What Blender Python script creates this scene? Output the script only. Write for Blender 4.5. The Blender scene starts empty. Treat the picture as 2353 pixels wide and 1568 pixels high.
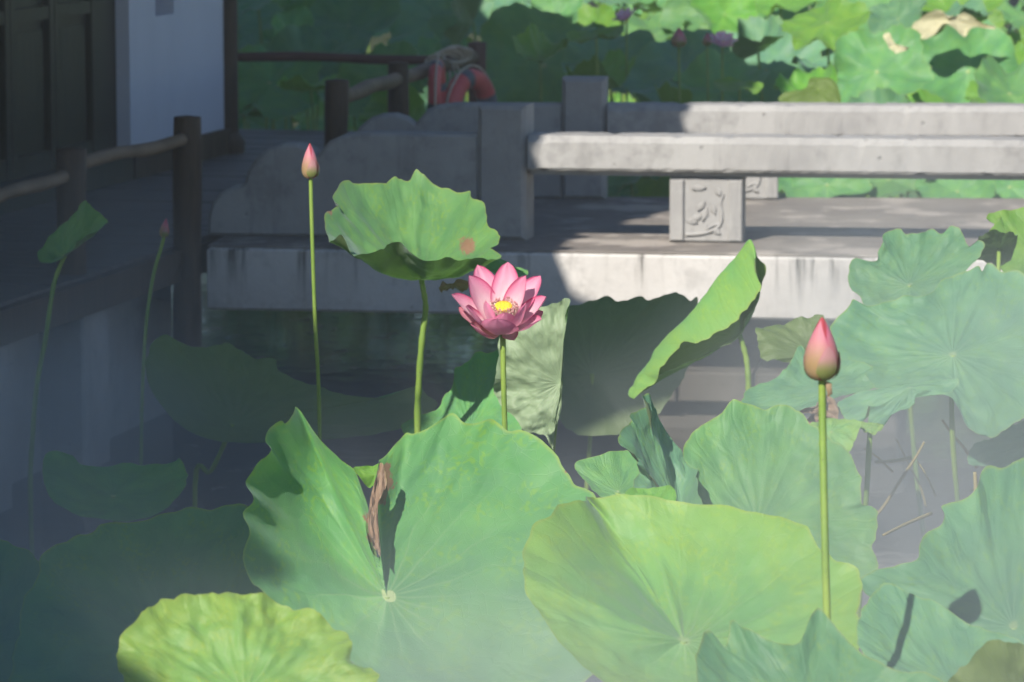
import bpy, math, random
from mathutils import Vector as V, noise as mnoise
random.seed(7)
S = bpy.context.scene
COL = S.collection

# ------------------------------------------------------------------ camera, sky, sun, exposure
CAM_Z, PITCH, FPX, CX, CY = 2.41, math.atan(1151 / 8824), 8824.0, 1176.5, 784.0
cam_d = bpy.data.cameras.new('camera')
cam = bpy.data.objects.new('camera', cam_d)
COL.objects.link(cam)
cam.location = (0, 0, CAM_Z)
cam.rotation_euler = (math.pi / 2 - PITCH, 0, 0)
cam_d.lens = 135.0
cam_d.sensor_width = 36.0
cam_d.clip_start = 0.1
cam_d.clip_end = 600
cam_d.dof.use_dof = True
cam_d.dof.focus_distance = 8.2
cam_d.dof.aperture_fstop = 10
S.camera = cam
SUN_DIR = V((0.58, 1.15, -1.0)).normalized()          # the way the light travels
elev = math.asin(-SUN_DIR.z)
azim = math.atan2(-SUN_DIR.x, -SUN_DIR.y)             # compass heading of the sun from +y, clockwise
w = bpy.data.worlds.new('World')
S.world = w
w.use_nodes = True
nt = w.node_tree
bg = nt.nodes['Background']
sky = nt.nodes.new('ShaderNodeTexSky')
sky.sky_type = 'NISHITA'
sky.sun_disc = False
sky.sun_elevation = elev
sky.sun_rotation = azim
sky.ozone_density = 3.0
sky.dust_density = 0.1
nt.links.new(sky.outputs[0], bg.inputs[0])
bg.inputs[1].default_value = 0.085
sun_d = bpy.data.lights.new('sun', 'SUN')
sun_d.energy = 5.0
sun_d.angle = math.radians(0.53)
sun_d.color = (1.0, 0.93, 0.83)
sun = bpy.data.objects.new('sun', sun_d)
COL.objects.link(sun)
sun.location = (-6, -10, 12)
sun.rotation_euler = SUN_DIR.to_track_quat('-Z', 'Y').to_euler()
S.view_settings.view_transform = 'Standard'
S.view_settings.look = 'None'
S.view_settings.exposure = 0.45
S.view_settings.gamma = 1.0
S.view_settings.use_curve_mapping = False
S.cycles.max_bounces = 5
S.cycles.diffuse_bounces = 3
S.cycles.glossy_bounces = 2
S.cycles.transmission_bounces = 3
S.cycles.volume_bounces = 0
S.cycles.volume_step_rate = 0.8
S.cycles.volume_max_steps = 128
S.cycles.use_adaptive_sampling = True
S.cycles.adaptive_threshold = 0.03
S.cycles.adaptive_min_samples = 16
S.cycles.caustics_reflective = False
S.cycles.caustics_refractive = False

# ------------------------------------------------------------------ helpers
cp, sp = math.cos(PITCH), math.sin(PITCH)
FWD, UP, RT = V((0, cp, -sp)), V((0, sp, cp)), V((1, 0, 0))
EYE = V((0, 0, CAM_Z))
def ray(px, py):
    return RT * ((px - CX) / FPX) - UP * ((py - CY) / FPX) + FWD
def P(px, py, Y):                                      # the point at distance Y along the ground
    d = ray(px, py)
    return EYE + d * (Y / d.y)
def PZ(px, py, z):                                     # the point at height z
    d = ray(px, py)
    return EYE + d * ((z - CAM_Z) / d.z)

def mesh(name, verts, faces, smooth=True, uv=None, attr=None):
    me = bpy.data.meshes.new(name)
    me.from_pydata([tuple(v) for v in verts], [], faces)
    if smooth:
        me.polygons.foreach_set('use_smooth', [True] * len(me.polygons))
    if uv:
        L = me.uv_layers.new(name='UVMap')
        buf = []
        for l in me.loops:
            buf += uv[l.vertex_index]
        L.data.foreach_set('uv', buf)
    if attr:
        for k, vals in attr.items():
            a = me.attributes.new(k, 'FLOAT', 'POINT')
            a.data.foreach_set('value', vals)
    me.update()
    return me
def obj(name, me, mat=None, parent=None, loc=(0, 0, 0), kind=None):
    o = bpy.data.objects.new(name, me)
    COL.objects.link(o)
    if mat and me and not me.materials:
        me.materials.append(mat)
    if parent:
        o.parent = parent
    o.location = loc
    if kind:
        o['kind'] = kind
    return o
def thing(name, label, cat, loc=(0, 0, 0), group=None):
    o = bpy.data.objects.new(name, None)
    COL.objects.link(o)
    o.empty_display_size = 0.05
    o.location = loc
    o['label'] = label
    o['category'] = cat
    if group:
        o['group'] = group
    return o
def tube(pts, rad, n=8, cap=True):
    """a swept tube along points; rad is a number or a list"""
    k = len(pts)
    rads = rad if isinstance(rad, (list, tuple)) else [rad] * k
    vs, fs = [], []
    ref = V((0.31, 0.17, 0.93))
    for i, p in enumerate(pts):
        a = pts[max(i - 1, 0)]
        b = pts[min(i + 1, k - 1)]
        t = (V(b) - V(a)).normalized()
        s = t.cross(ref)
        if s.length < 1e-3:
            s = t.cross(V((1, 0, 0)))
        s.normalize()
        c = s.cross(t)
        for j in range(n):
            an = 2 * math.pi * j / n
            vs.append(V(p) + (s * math.cos(an) + c * math.sin(an)) * rads[i])
    for i in range(k - 1):
        for j in range(n):
            fs.append((i * n + j, i * n + (j + 1) % n, (i + 1) * n + (j + 1) % n, (i + 1) * n + j))
    if cap:
        fs.append(tuple(reversed(range(n))))
        fs.append(tuple(range((k - 1) * n, k * n)))
    return vs, fs
def bez(a, b, c, n=10):
    return [a * (1 - t) ** 2 + b * 2 * t * (1 - t) + c * t * t for t in [i / n for i in range(n + 1)]]
def spline(pts, n=8, closed=False):
    out = []
    k = len(pts)
    rng = range(k) if closed else range(k - 1)
    for i in rng:
        if closed:
            p0, p1, p2, p3 = pts[i - 1], pts[i], pts[(i + 1) % k], pts[(i + 2) % k]
        else:
            p0, p1, p2, p3 = pts[max(i - 1, 0)], pts[i], pts[i + 1], pts[min(i + 2, k - 1)]
        for j in range(n):
            t = j / n
            out.append(0.5 * (p1 * 2 + (p2 - p0) * t + (p0 * 2 - p1 * 5 + p2 * 4 - p3) * t * t
                              + (p1 * 3 - p0 - p2 * 3 + p3) * t ** 3))
    if not closed:
        out.append(pts[-1].copy())
    return out
def prism(poly, depth, bev=0.0):
    """poly: list of (a, b); extruded along the third axis from -depth/2 to depth/2, edges chamfered.
    returns verts as (a, depthaxis, b)"""
    n = len(poly)
    cx = sum(p[0] for p in poly) / n
    cy = sum(p[1] for p in poly) / n
    area = sum(poly[i][0] * poly[(i + 1) % n][1] - poly[(i + 1) % n][0] * poly[i][1] for i in range(n))
    if area < 0:
        poly = poly[::-1]
    def inset(d):
        r = []
        for i in range(n):
            p0, p1, p2 = V((*poly[i - 1], 0)), V((*poly[i], 0)), V((*poly[(i + 1) % n], 0))
            e1, e2 = (p1 - p0).normalized(), (p2 - p1).normalized()
            n1, n2 = V((-e1.y, e1.x, 0)), V((-e2.y, e2.x, 0))
            m = n1 + n2
            if m.length < 1e-6:
                m = n1
            m.normalize()
            r.append(p1 + m * (d / max(0.5, m.dot(n1))))
        return r
    rings = []
    if bev > 0:
        for d, y in ((bev, -depth / 2), (0, -depth / 2 + bev), (0, depth / 2 - bev), (bev, depth / 2)):
            rings.append([(q.x, y, q.y) for q in inset(d)])
    else:
        for y in (-depth / 2, depth / 2):
            rings.append([(q[0], y, q[1]) for q in poly])
    vs = [V(q) for r in rings for q in r]
    fs = [tuple(range(n))]
    for r in range(len(rings) - 1):
        for i in range(n):
            fs.append((r * n + (i + 1) % n, r * n + i, (r + 1) * n + i, (r + 1) * n + (i + 1) % n))
    fs.append(tuple(reversed(range((len(rings) - 1) * n, len(rings) * n))))
    return vs, fs
def box(sx, sy, sz, bev=0.0, o=(0, 0, 0)):
    """box centred in x and y, standing on z=0"""
    v, f = prism([(-sx / 2, 0), (sx / 2, 0), (sx / 2, sz), (-sx / 2, sz)], sy, bev)
    return [q + V(o) for q in v], f
def rotz(vs, a):
    c, s = math.cos(a), math.sin(a)
    return [V((v.x * c - v.y * s, v.x * s + v.y * c, v.z)) for v in vs]
def move(vs, d):
    d = V(d)
    return [v + d for v in vs]
def join(*parts):
    vs, fs = [], []
    for v, f in parts:
        o = len(vs)
        vs += v
        fs += [tuple(i + o for i in q) for q in f]
    return vs, fs
def lathe(prof, n=24):
    vs, fs = [], []
    for r, z in prof:
        for j in range(n):
            a = 2 * math.pi * j / n
            vs.append(V((r * math.cos(a), r * math.sin(a), z)))
    for i in range(len(prof) - 1):
        for j in range(n):
            fs.append((i * n + j, i * n + (j + 1) % n, (i + 1) * n + (j + 1) % n, (i + 1) * n + j))
    return vs, fs

# ------------------------------------------------------------------ materials
class G:
    """small wrapper for building node graphs"""
    def __init__(self, name):
        self.m = bpy.data.materials.new(name)
        self.m.use_nodes = True
        self.t = self.m.node_tree
        self.t.nodes.clear()
        self.out = self.t.nodes.new('ShaderNodeOutputMaterial')
    def n(self, typ, **kw):
        x = self.t.nodes.new('ShaderNode' + typ)
        for k, v in kw.items():
            setattr(x, k, v)
        return x
    def put(self, sock, v):
        if hasattr(v, 'is_linked'):
            self.t.links.new(v, sock)
        elif isinstance(v, tuple) and len(v) == 3 and sock.type == 'RGBA':
            sock.default_value = (*v, 1)
        else:
            sock.default_value = v
    def math(self, op, a, b=0.0, c=None, clamp=False):
        x = self.n('Math', operation=op, use_clamp=clamp)
        self.put(x.inputs[0], a)
        self.put(x.inputs[1], b)
        if c is not None:
            self.put(x.inputs[2], c)
        return x.outputs[0]
    def ss(self, v, a, b, lo=0.0, hi=1.0):
        x = self.n('MapRange', interpolation_type='SMOOTHSTEP')
        for i, q in enumerate((v, a, b, lo, hi)):
            self.put(x.inputs[i], q)
        return x.outputs[0]
    def mix(self, f, a, b, mode='MIX'):
        x = self.n('Mix', data_type='RGBA', blend_type=mode)
        self.put(x.inputs[0], f)
        self.put(x.inputs[6], a)
        self.put(x.inputs[7], b)
        return x.outputs[2]
    def noise(self, vec, scale, detail=3.0, rough=0.5, out=0, dist=0.0):
        x = self.n('TexNoise')
        if vec is not None:
            self.put(x.inputs['Vector'], vec)
        x.inputs['Scale'].default_value = scale
        x.inputs['Detail'].default_value = detail
        x.inputs['Roughness'].default_value = rough
        x.inputs['Distortion'].default_value = dist
        return x.outputs[out]
    def coord(self, which='Object'):
        return self.n('TexCoord').outputs[which]
    def scale(self, vec, s):
        x = self.n('Mapping')
        self.put(x.inputs[0], vec)
        x.inputs['Scale'].default_value = s
        return x.outputs[0]
    def bump(self, h, strength=0.3, dist=0.01, normal=None):
        x = self.n('Bump')
        x.inputs['Strength'].default_value = strength
        x.inputs['Distance'].default_value = dist
        self.put(x.inputs['Height'], h)
        if normal is not None:
            self.put(x.inputs['Normal'], normal)
        return x.outputs[0]
    def prin(self, color, rough=0.6, spec=0.4, normal=None, **kw):
        x = self.n('BsdfPrincipled')
        self.put(x.inputs['Base Color'], color)
        self.put(x.inputs['Roughness'], rough)
        self.put(x.inputs['Specular IOR Level'], spec)
        if normal is not None:
            self.put(x.inputs['Normal'], normal)
        for k, v in kw.items():
            self.put(x.inputs[k], v)
        return x.outputs[0]
    def end(self, sh, vol=False):
        self.t.links.new(sh, self.out.inputs['Volume' if vol else 'Surface'])
        return self.m

def leaf_material(name, c1, c2, speck, vein, under, trans, yellow=0.0, tr=0.26, hub=0.35):
    g = G(name)
    uv = g.coord('UV')
    sep = g.n('SeparateXYZ')
    g.put(sep.inputs[0], uv)
    wob = g.noise(uv, 3.0, 1.0)
    r = g.math('SQRT', g.math('ADD', g.math('POWER', g.math('ABSOLUTE', sep.outputs[0]), 2.0), g.math('POWER', g.math('ABSOLUTE', sep.outputs[1]), 2.0)))
    th = g.math('ARCTAN2', sep.outputs[1], sep.outputs[0])
    th = g.math('ADD', th, g.math('MULTIPLY', g.math('SUBTRACT', wob, 0.5), 0.34))
    N = 21
    a = g.math('SUBTRACT', g.math('FRACT', g.math('MULTIPLY', th, N / (2 * math.pi))), 0.5)
    aa = g.math('ABSOLUTE', a)
    fork = g.math('MAXIMUM', 0.0, g.math('MULTIPLY', g.math('SUBTRACT', r, 0.52), 0.55))
    d = g.math('MULTIPLY', g.math('ABSOLUTE', g.math('SUBTRACT', aa, fork)), g.math('MULTIPLY', r, 2 * math.pi / N))
    wd = g.math('SUBTRACT', 0.0062, g.math('MULTIPLY', r, 0.0042))
    vm = g.math('SUBTRACT', 1.0, g.ss(d, g.math('MULTIPLY', wd, 0.35), wd))
    vm = g.math('MULTIPLY', vm, g.ss(r, 0.98, 0.75))
    vsoft = g.math('SUBTRACT', 1.0, g.ss(d, 0.0, 0.03))
    vor = g.n('TexVoronoi', feature='DISTANCE_TO_EDGE')
    g.put(vor.inputs['Vector'], uv)
    vor.inputs['Scale'].default_value = 17.0
    net = g.math('SUBTRACT', 1.0, g.ss(vor.outputs[0], 0.0, 0.05))
    n1 = g.noise(uv, 2.6, 3.0, 0.6)
    n2 = g.noise(uv, 34.0, 2.0, 0.6)
    n3 = g.noise(uv, 4.5, 2.0, 0.6)
    rnd = g.n('ObjectInfo').outputs['Random']
    col = g.mix(g.ss(n1, 0.32, 0.68), c1, c2)
    sp_ = g.math('MULTIPLY', g.ss(n2, 0.48, 0.62), g.ss(n3, 0.44, 0.60))
    col = g.mix(g.math('MULTIPLY', sp_, 0.55), col, speck)
    # a glaucous bloom fading out towards parts of the blade
    if yellow > 0:
        yl = g.math('MULTIPLY', g.ss(g.math('ADD', r, g.math('MULTIPLY', g.math('SUBTRACT', n3, 0.5), 0.9)), 0.35, 1.0), yellow)
        col = g.mix(yl, col, (0.30, 0.40, 0.04))
    col = g.mix(g.math('MULTIPLY', net, 0.20), col, vein)
    col = g.mix(g.math('MULTIPLY', vm, g.ss(r, 0.85, 0.1, 0.25, 0.8)), col, vein)
    col = g.mix(g.math('MULTIPLY', g.math('SUBTRACT', 1.0, g.ss(r, 0.036, 0.042)), hub), col, (0.42, 0.50, 0.24))
    spot = g.math('MULTIPLY', g.ss(n2, 0.735, 0.76), g.ss(n1, 0.5, 0.6))
    col = g.mix(g.math('MULTIPLY', spot, 0.8), col, (0.16, 0.10, 0.04))
    col = g.mix(g.math('MULTIPLY', g.ss(r, 0.982, 0.997), 0.5), col, (0.30, 0.36, 0.08))
    hs = g.n('HueSaturation')
    g.put(hs.inputs['Color'], col)
    g.put(hs.inputs['Hue'], g.math('ADD', 0.488, g.math('MULTIPLY', rnd, 0.024)))
    g.put(hs.inputs['Value'], g.math('ADD', 0.86, g.math('MULTIPLY', rnd, 0.28)))
    top = hs.outputs[0]
    un = g.mix(g.math('MULTIPLY', g.math('MAXIMUM', vm, g.math('MULTIPLY', net, 0.35)), 0.7), g.mix(n1, under, tuple(x * 0.8 for x in under)), tuple(min(1, x * 1.35) for x in under))
    back = g.n('NewGeometry').outputs['Backfacing']
    base = g.mix(back, top, un)
    at = g.n('Attribute', attribute_name='wither')
    br = g.ss(g.math('ADD', at.outputs['Fac'], g.math('ADD', g.math('MULTIPLY', g.math('SUBTRACT', n3, 0.5), 0.5), g.math('MULTIPLY', g.math('SUBTRACT', n2, 0.5), 1.1))), 0.40, 0.52)
    brown = g.mix(n2, (0.20, 0.11, 0.06), (0.34, 0.21, 0.13))
    base = g.mix(br, base, brown)
    h = g.math('ADD', g.math('MULTIPLY', vsoft, -0.22), g.math('MULTIPLY', n1, 2.2))
    h = g.math('ADD', h, g.math('MULTIPLY', net, -0.10))
    h = g.math('ADD', h, g.math('MULTIPLY', n2, 0.10))
    nor = g.bump(h, 0.35, 0.006)
    sh = g.prin(base, g.math('ADD', 0.42, g.math('MULTIPLY', n1, 0.2)), 0.35, nor,
                **{'Sheen Weight': 0.22, 'Sheen Roughness': 0.45, 'Sheen Tint': (0.75, 0.9, 1.0)})
    tl = g.n('BsdfTranslucent')
    g.put(tl.inputs[0], g.mix(br, g.mix(g.math('MULTIPLY', vm, 0.5), trans, tuple(x * 0.6 for x in trans)), (0.2, 0.08, 0.03)))
    g.put(tl.inputs['Normal'], nor)
    mx = g.n('MixShader')
    mx.inputs[0].default_value = tr
    g.t.links.new(sh, mx.inputs[1])
    g.t.links.new(tl.outputs[0], mx.inputs[2])
    return g.end(mx.outputs[0])

M = {}
M['green'] = leaf_material('lotus_leaf_green', (0.095, 0.26, 0.10), (0.14, 0.34, 0.105), (0.22, 0.38, 0.04), (0.20, 0.36, 0.15), (0.15, 0.21, 0.09), (0.18, 0.42, 0.04), hub=0.9)
M['blue'] = leaf_material('lotus_leaf_bluegreen', (0.11, 0.26, 0.155), (0.15, 0.33, 0.17), (0.20, 0.36, 0.07), (0.19, 0.34, 0.20), (0.15, 0.20, 0.10), (0.15, 0.38, 0.06))
M['yellow'] = leaf_material('lotus_leaf_yellowing', (0.15, 0.35, 0.095), (0.20, 0.40, 0.09), (0.32, 0.44, 0.05), (0.28, 0.44, 0.16), (0.18, 0.24, 0.09), (0.24, 0.46, 0.04), yellow=0.36)
M['cupgreen'] = leaf_material('lotus_leaf_yellow_edged', (0.14, 0.34, 0.11), (0.18, 0.39, 0.11), (0.28, 0.44, 0.06), (0.26, 0.44, 0.18), (0.18, 0.24, 0.09), (0.22, 0.45, 0.05), yellow=0.30)
M['lime'] = leaf_material('lotus_leaf_lime', (0.12, 0.32, 0.05), (0.17, 0.38, 0.05), (0.28, 0.44, 0.04), (0.24, 0.42, 0.12), (0.15, 0.22, 0.05), (0.24, 0.50, 0.03), tr=0.33)
M['pale'] = leaf_material('lotus_leaf_pale_underside', (0.10, 0.22, 0.09), (0.14, 0.28, 0.10), (0.2, 0.3, 0.1), (0.25, 0.36, 0.2), (0.30, 0.40, 0.24), (0.2, 0.4, 0.1))
M['dry'] = leaf_material('lotus_leaf_withered', (0.24, 0.165, 0.105), (0.34, 0.25, 0.165), (0.2, 0.1, 0.05), (0.2, 0.12, 0.07), (0.36, 0.25, 0.15), (0.3, 0.15, 0.06), tr=0.12)

def simple(name, c1, c2, scale=8.0, rough=0.6, spec=0.3, bump=0.2, bscale=60.0, stretch=(1, 1, 1), bdist=0.004):
    g = G(name)
    co = g.scale(g.coord(), stretch)
    n1 = g.noise(co, scale, 5.0, 0.6)
    n2 = g.noise(co, bscale, 4.0, 0.65)
    col = g.mix(g.ss(n1, 0.3, 0.7), c1, c2)
    col = g.mix(g.math('MULTIPLY', n2, 0.12 if name == 'white_plaster' else 0.25), col, tuple(x * 0.55 for x in c1))
    return g.end(g.prin(col, rough, spec, g.bump(g.math('ADD', n2, n1), bump, bdist)))
def stem_material():
    g = G('lotus_stem')
    co = g.coord()
    n1 = g.noise(co, 7.0, 3.0)
    n2 = g.noise(co, 260.0, 2.0, 0.7)
    col = g.mix(g.ss(n1, 0.3, 0.7), (0.15, 0.26, 0.05), (0.26, 0.37, 0.07))
    col = g.mix(g.ss(n2, 0.62, 0.72), col, (0.10, 0.12, 0.04))
    return g.end(g.prin(col, 0.5, 0.35, g.bump(n2, 0.4, 0.002)))
M['stem'] = stem_material()
M['drystem'] = simple('dead_stem', (0.26, 0.20, 0.08), (0.36, 0.30, 0.13), 9.0, 0.8)

def concrete(name, c1, c2, stain=0.0, deck=False):
    g = G(name)
    co = g.coord()
    n1 = g.noise(co, 2.2, 5.0, 0.6)
    n2 = g.noise(co, 26.0, 4.0, 0.7)
    n3 = g.noise(co, 120.0, 3.0, 0.6)
    col = g.mix(g.ss(n1, 0.3, 0.7), c1, c2)
    col = g.mix(g.math('MULTIPLY', g.ss(n2, 0.55, 0.75), 0.25), col, tuple(x * 0.6 for x in c1))
    gr = g.noise(co, 5.5, 6.0, 0.72)
    col = g.mix(g.math('MULTIPLY', g.ss(gr, 0.52, 0.66), 0.34), col, tuple(x * 0.5 for x in c1))
    sk = g.noise(g.scale(co, (1.0, 1.0, 0.12)), 11.0, 4.0, 0.65)
    col = g.mix(g.math('MULTIPLY', g.ss(sk, 0.56, 0.70), 0.22), col, tuple(x * 0.45 for x in c1))
    col = g.mix(g.math('MULTIPLY', g.ss(n3, 0.64, 0.72), 0.35), col, tuple(min(1, x * 1.35) for x in c2))
    pit = g.n('TexVoronoi')
    g.put(pit.inputs['Vector'], co)
    pit.inputs['Scale'].default_value = 11.0
    pm = g.math('SUBTRACT', 1.0, g.ss(pit.outputs[0], 0.04, 0.14))
    pm = g.math('MULTIPLY', pm, g.ss(n1, 0.5, 0.6))
    col = g.mix(g.math('MULTIPLY', pm, 0.4), col, tuple(x * 0.4 for x in c1))
    if deck:
        n4 = g.noise(co, 2.6, 6.0, 0.68)
        col = g.mix(g.ss(n4, 0.50, 0.62), col, tuple(min(1, x * 1.55) for x in c2))
    if stain > 0:
        sep = g.n('SeparateXYZ')
        g.put(sep.inputs[0], co)
        st = g.noise(g.scale(co, (1.0, 1.0, 0.06)), 16.0, 5.0, 0.7)
        big = g.noise(g.scale(co, (1.0, 1.0, 0.0)), 2.3, 2.0)
        topm = g.ss(g.math('ADD', sep.outputs[2], g.math('MULTIPLY', g.math('SUBTRACT', g.noise(g.scale(co, (1, 1, 0.1)), 9.0, 3.0), 0.5), 0.25)), 0.52, 0.76)
        sm = g.math('MULTIPLY', g.math('MULTIPLY', g.ss(st, 0.48, 0.66), topm), g.ss(big, 0.38, 0.58))
        col = g.mix(g.math('MULTIPLY', sm, stain), col, (0.07, 0.065, 0.055))
        low = g.ss(sep.outputs[2], 0.60, 0.48)
        col = g.mix(g.math('MULTIPLY', g.math('MULTIPLY', low, g.ss(n2, 0.4, 0.7)), 0.4), col, (0.3, 0.28, 0.24))
    h = g.math('ADD', g.math('ADD', g.math('MULTIPLY', n2, 0.6), g.math('MULTIPLY', n3, 0.25)), g.math('MULTIPLY', pm, -1.0))
    return g.end(g.prin(col, 0.85, 0.2, g.bump(h, 0.5, 0.008)))
M['stone'] = concrete('weathered_stone', (0.29, 0.285, 0.28), (0.385, 0.38, 0.37))
M['deckstone'] = concrete('bridge_deck_stone', (0.20, 0.18, 0.165), (0.26, 0.235, 0.21), deck=True)
M['plaster'] = concrete('stained_whitewash', (0.53, 0.51, 0.485), (0.62, 0.60, 0.575), stain=0.95)
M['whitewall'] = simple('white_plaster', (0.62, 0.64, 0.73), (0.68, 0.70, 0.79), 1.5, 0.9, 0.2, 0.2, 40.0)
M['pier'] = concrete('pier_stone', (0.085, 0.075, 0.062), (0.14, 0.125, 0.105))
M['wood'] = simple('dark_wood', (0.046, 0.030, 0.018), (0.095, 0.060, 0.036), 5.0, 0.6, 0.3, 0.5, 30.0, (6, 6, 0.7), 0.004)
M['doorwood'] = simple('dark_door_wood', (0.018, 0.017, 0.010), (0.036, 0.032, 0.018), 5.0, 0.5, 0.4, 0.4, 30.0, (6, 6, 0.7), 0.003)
M['railwood'] = simple('weathered_rail_wood', (0.15, 0.105, 0.065), (0.25, 0.185, 0.12), 5.0, 0.7, 0.3, 0.5, 40.0, (1, 1, 1))
M['plank'] = simple('grey_deck_planks', (0.085, 0.075, 0.07), (0.14, 0.125, 0.115), 3.0, 0.55, 0.4, 0.4, 22.0, (1.0, 6.0, 4.0))
M['redwood'] = simple('reddish_rail_wood', (0.10, 0.045, 0.035), (0.15, 0.07, 0.05), 5.0, 0.6, 0.3, 0.4, 40.0)
M['rooftile'] = simple('grey_roof_tile', (0.07, 0.07, 0.072), (0.12, 0.12, 0.12), 6.0, 0.8)
M['orange'] = simple('lifebuoy_orange', (0.66, 0.095, 0.10), (0.78, 0.15, 0.14), 7.0, 0.45, 0.4, 0.1, 40)
M['band'] = simple('lifebuoy_grey_band', (0.12, 0.12, 0.14), (0.2, 0.2, 0.22), 7.0, 0.5)
M['rope'] = simple('pale_rope', (0.52, 0.44, 0.33), (0.66, 0.60, 0.50), 30.0, 0.9, 0.1, 0.8, 180.0)
M['mud'] = simple('pond_bank_earth', (0.022, 0.032, 0.012), (0.04, 0.055, 0.02), 2.0, 0.95)

def water_material():
    g = G('murky_pond_water')
    co = g.coord()
    n1 = g.noise(co, 1.4, 4.0, 0.6)
    n2 = g.noise(co, 7.0, 3.0, 0.55)
    n3 = g.noise(co, 3.5, 6.0, 0.7)
    col = g.mix(g.ss(n1, 0.35, 0.65), (0.046, 0.036, 0.022), (0.078, 0.062, 0.040))
    col = g.mix(g.math('MULTIPLY', g.ss(n3, 0.60, 0.68), 0.5), col, (0.13, 0.115, 0.09))
    return g.end(g.prin(col, g.math('ADD', 0.07, g.math('MULTIPLY', g.ss(n3, 0.56, 0.66), 0.25)), 0.5, g.bump(g.math('ADD', n2, n1), 0.12, 0.02)))
M['water'] = water_material()

def petal_material(name, tipc, midc, basec, green=None):
    g = G(name)
    uv = g.coord('UV')
    sep = g.n('SeparateXYZ')
    g.put(sep.inputs[0], uv)
    s, t = sep.outputs[0], sep.outputs[1]               # along, across (-1..1)
    edge = g.math('ABSOLUTE', t)
    n1 = g.noise(g.scale(uv, (1.2, 17.0, 1.0)), 2.0, 3.0, 0.6)
    k = g.math('ADD', g.math('MULTIPLY', s, 0.80), g.math('MULTIPLY', g.math('POWER', edge, 2.5), 0.30))
    col = g.mix(g.ss(k, 0.30, 0.78), basec, midc)
    col = g.mix(g.ss(k, 0.66, 1.10), col, tipc)
    col = g.mix(g.math('MULTIPLY', g.ss(edge, 0.84, 0.97), g.ss(s, 0.25, 0.6, 0.0, 0.9)), col, tuple(x * 0.85 for x in tipc))
    col = g.mix(g.math('MULTIPLY', g.ss(n1, 0.54, 0.64), 0.34), col, tuple(x * 0.7 for x in tipc))
    back = g.n('NewGeometry').outputs['Backfacing']
    outer = g.mix(0.5, col, (0.86, 0.33, 0.52))
    if green:
        outer = g.mix(g.ss(s, 0.75, 0.25), outer, green)
    col = g.mix(back, col, outer)
    nor = g.bump(n1, 0.25, 0.002)
    sh = g.prin(col, 0.45, 0.3, nor, **{'Sheen Weight': 0.15})
    tl = g.n('BsdfTranslucent')
    g.put(tl.inputs[0], g.mix(0.5, col, midc))
    mx = g.n('MixShader')
    mx.inputs[0].default_value = 0.38
    g.t.links.new(sh, mx.inputs[1])
    g.t.links.new(tl.outputs[0], mx.inputs[2])
    return g.end(mx.outputs[0])
M['petal'] = petal_material('lotus_petal', (0.66, 0.07, 0.21), (0.82, 0.34, 0.50), (0.92, 0.80, 0.79))
M['petal_low'] = petal_material('lotus_petal_outer', (0.60, 0.10, 0.18), (0.74, 0.28, 0.36), (0.80, 0.50, 0.45), green=(0.50, 0.30, 0.20))
M['petal_far'] = petal_material('lotus_petal_magenta', (0.84, 0.34, 0.50), (0.90, 0.62, 0.74), (0.92, 0.84, 0.86))
M['bud'] = petal_material('lotus_bud_petal', (0.55, 0.04, 0.09), (0.60, 0.13, 0.14), (0.55, 0.26, 0.18), green=(0.50, 0.20, 0.13))
M['budmid'] = petal_material('lotus_bud_salmon_petal', (0.58, 0.11, 0.13), (0.62, 0.22, 0.17), (0.50, 0.36, 0.17), green=(0.48, 0.34, 0.17))
M['budgreen'] = petal_material('lotus_bud_outer_petal', (0.42, 0.13, 0.10), (0.36, 0.28, 0.12), (0.28, 0.32, 0.09), green=(0.26, 0.30, 0.09))
M['pod'] = simple('yellow_seed_pod', (0.80, 0.55, 0.03), (0.86, 0.64, 0.06), 60.0, 0.5, 0.3, 0.3, 300.0)
M['podseed'] = simple('pod_seed_dimple', (0.66, 0.36, 0.02), (0.72, 0.44, 0.03), 60.0, 0.5)
M['stamen'] = simple('stamen_cream', (0.80, 0.66, 0.52), (0.86, 0.76, 0.66), 200.0, 0.6)
M['anther'] = simple('anther_pink', (0.55, 0.22, 0.24), (0.70, 0.40, 0.40), 200.0, 0.6)

# ------------------------------------------------------------------ the setting: water, bank, deck, bridge, pavilion
def sheet(x0, x1, y0, y1, z):
    return [V((x0, y0, z)), V((x1, y0, z)), V((x1, y1, z)), V((x0, y1, z))], [(0, 1, 2, 3)]
obj('water', mesh('water', *sheet(-80, 80, -40, 120, 0.0), smooth=False), M['water'], kind='structure')
obj('ground', mesh('ground', *sheet(-80, 80, -40, 120, -0.6), smooth=False), M['mud'], kind='structure')

bv, bf = [], []
for i in range(41):
    for j, (yy, zz) in enumerate(((33.0, -0.5), (34.5, 0.12), (36.5, 0.5), (40.0, 0.7), (119.0, 0.9))):
        xx = -79 + 158 * i / 40
        bv.append(V((xx, yy + 0.9 * math.sin(xx * 0.7) * (j < 3), zz + 0.08 * math.sin(xx * 1.9 + j))))
for i in range(40):
    for j in range(4):
        bf.append((i * 5 + j, (i + 1) * 5 + j, (i + 1) * 5 + j + 1, i * 5 + j + 1))
obj('bank', mesh('bank', bv, bf), M['mud'], kind='structure')
DECK = 0.75
BU = math.atan(0.229)                                    # heading of the pavilion and its walkway
U2 = V((math.sin(BU), math.cos(BU), 0))                  # along the walkway, away from the camera
W2 = V((math.cos(BU), -math.sin(BU), 0))                 # across it, to the right
EDGE = V((-1.395, 15.6, 0))                              # a point on the walkway's pond-side edge
def walk(a, b, z):                                       # a metres along the edge, b metres to the right
    return EDGE + U2 * a + W2 * b + V((0, 0, z))

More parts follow.
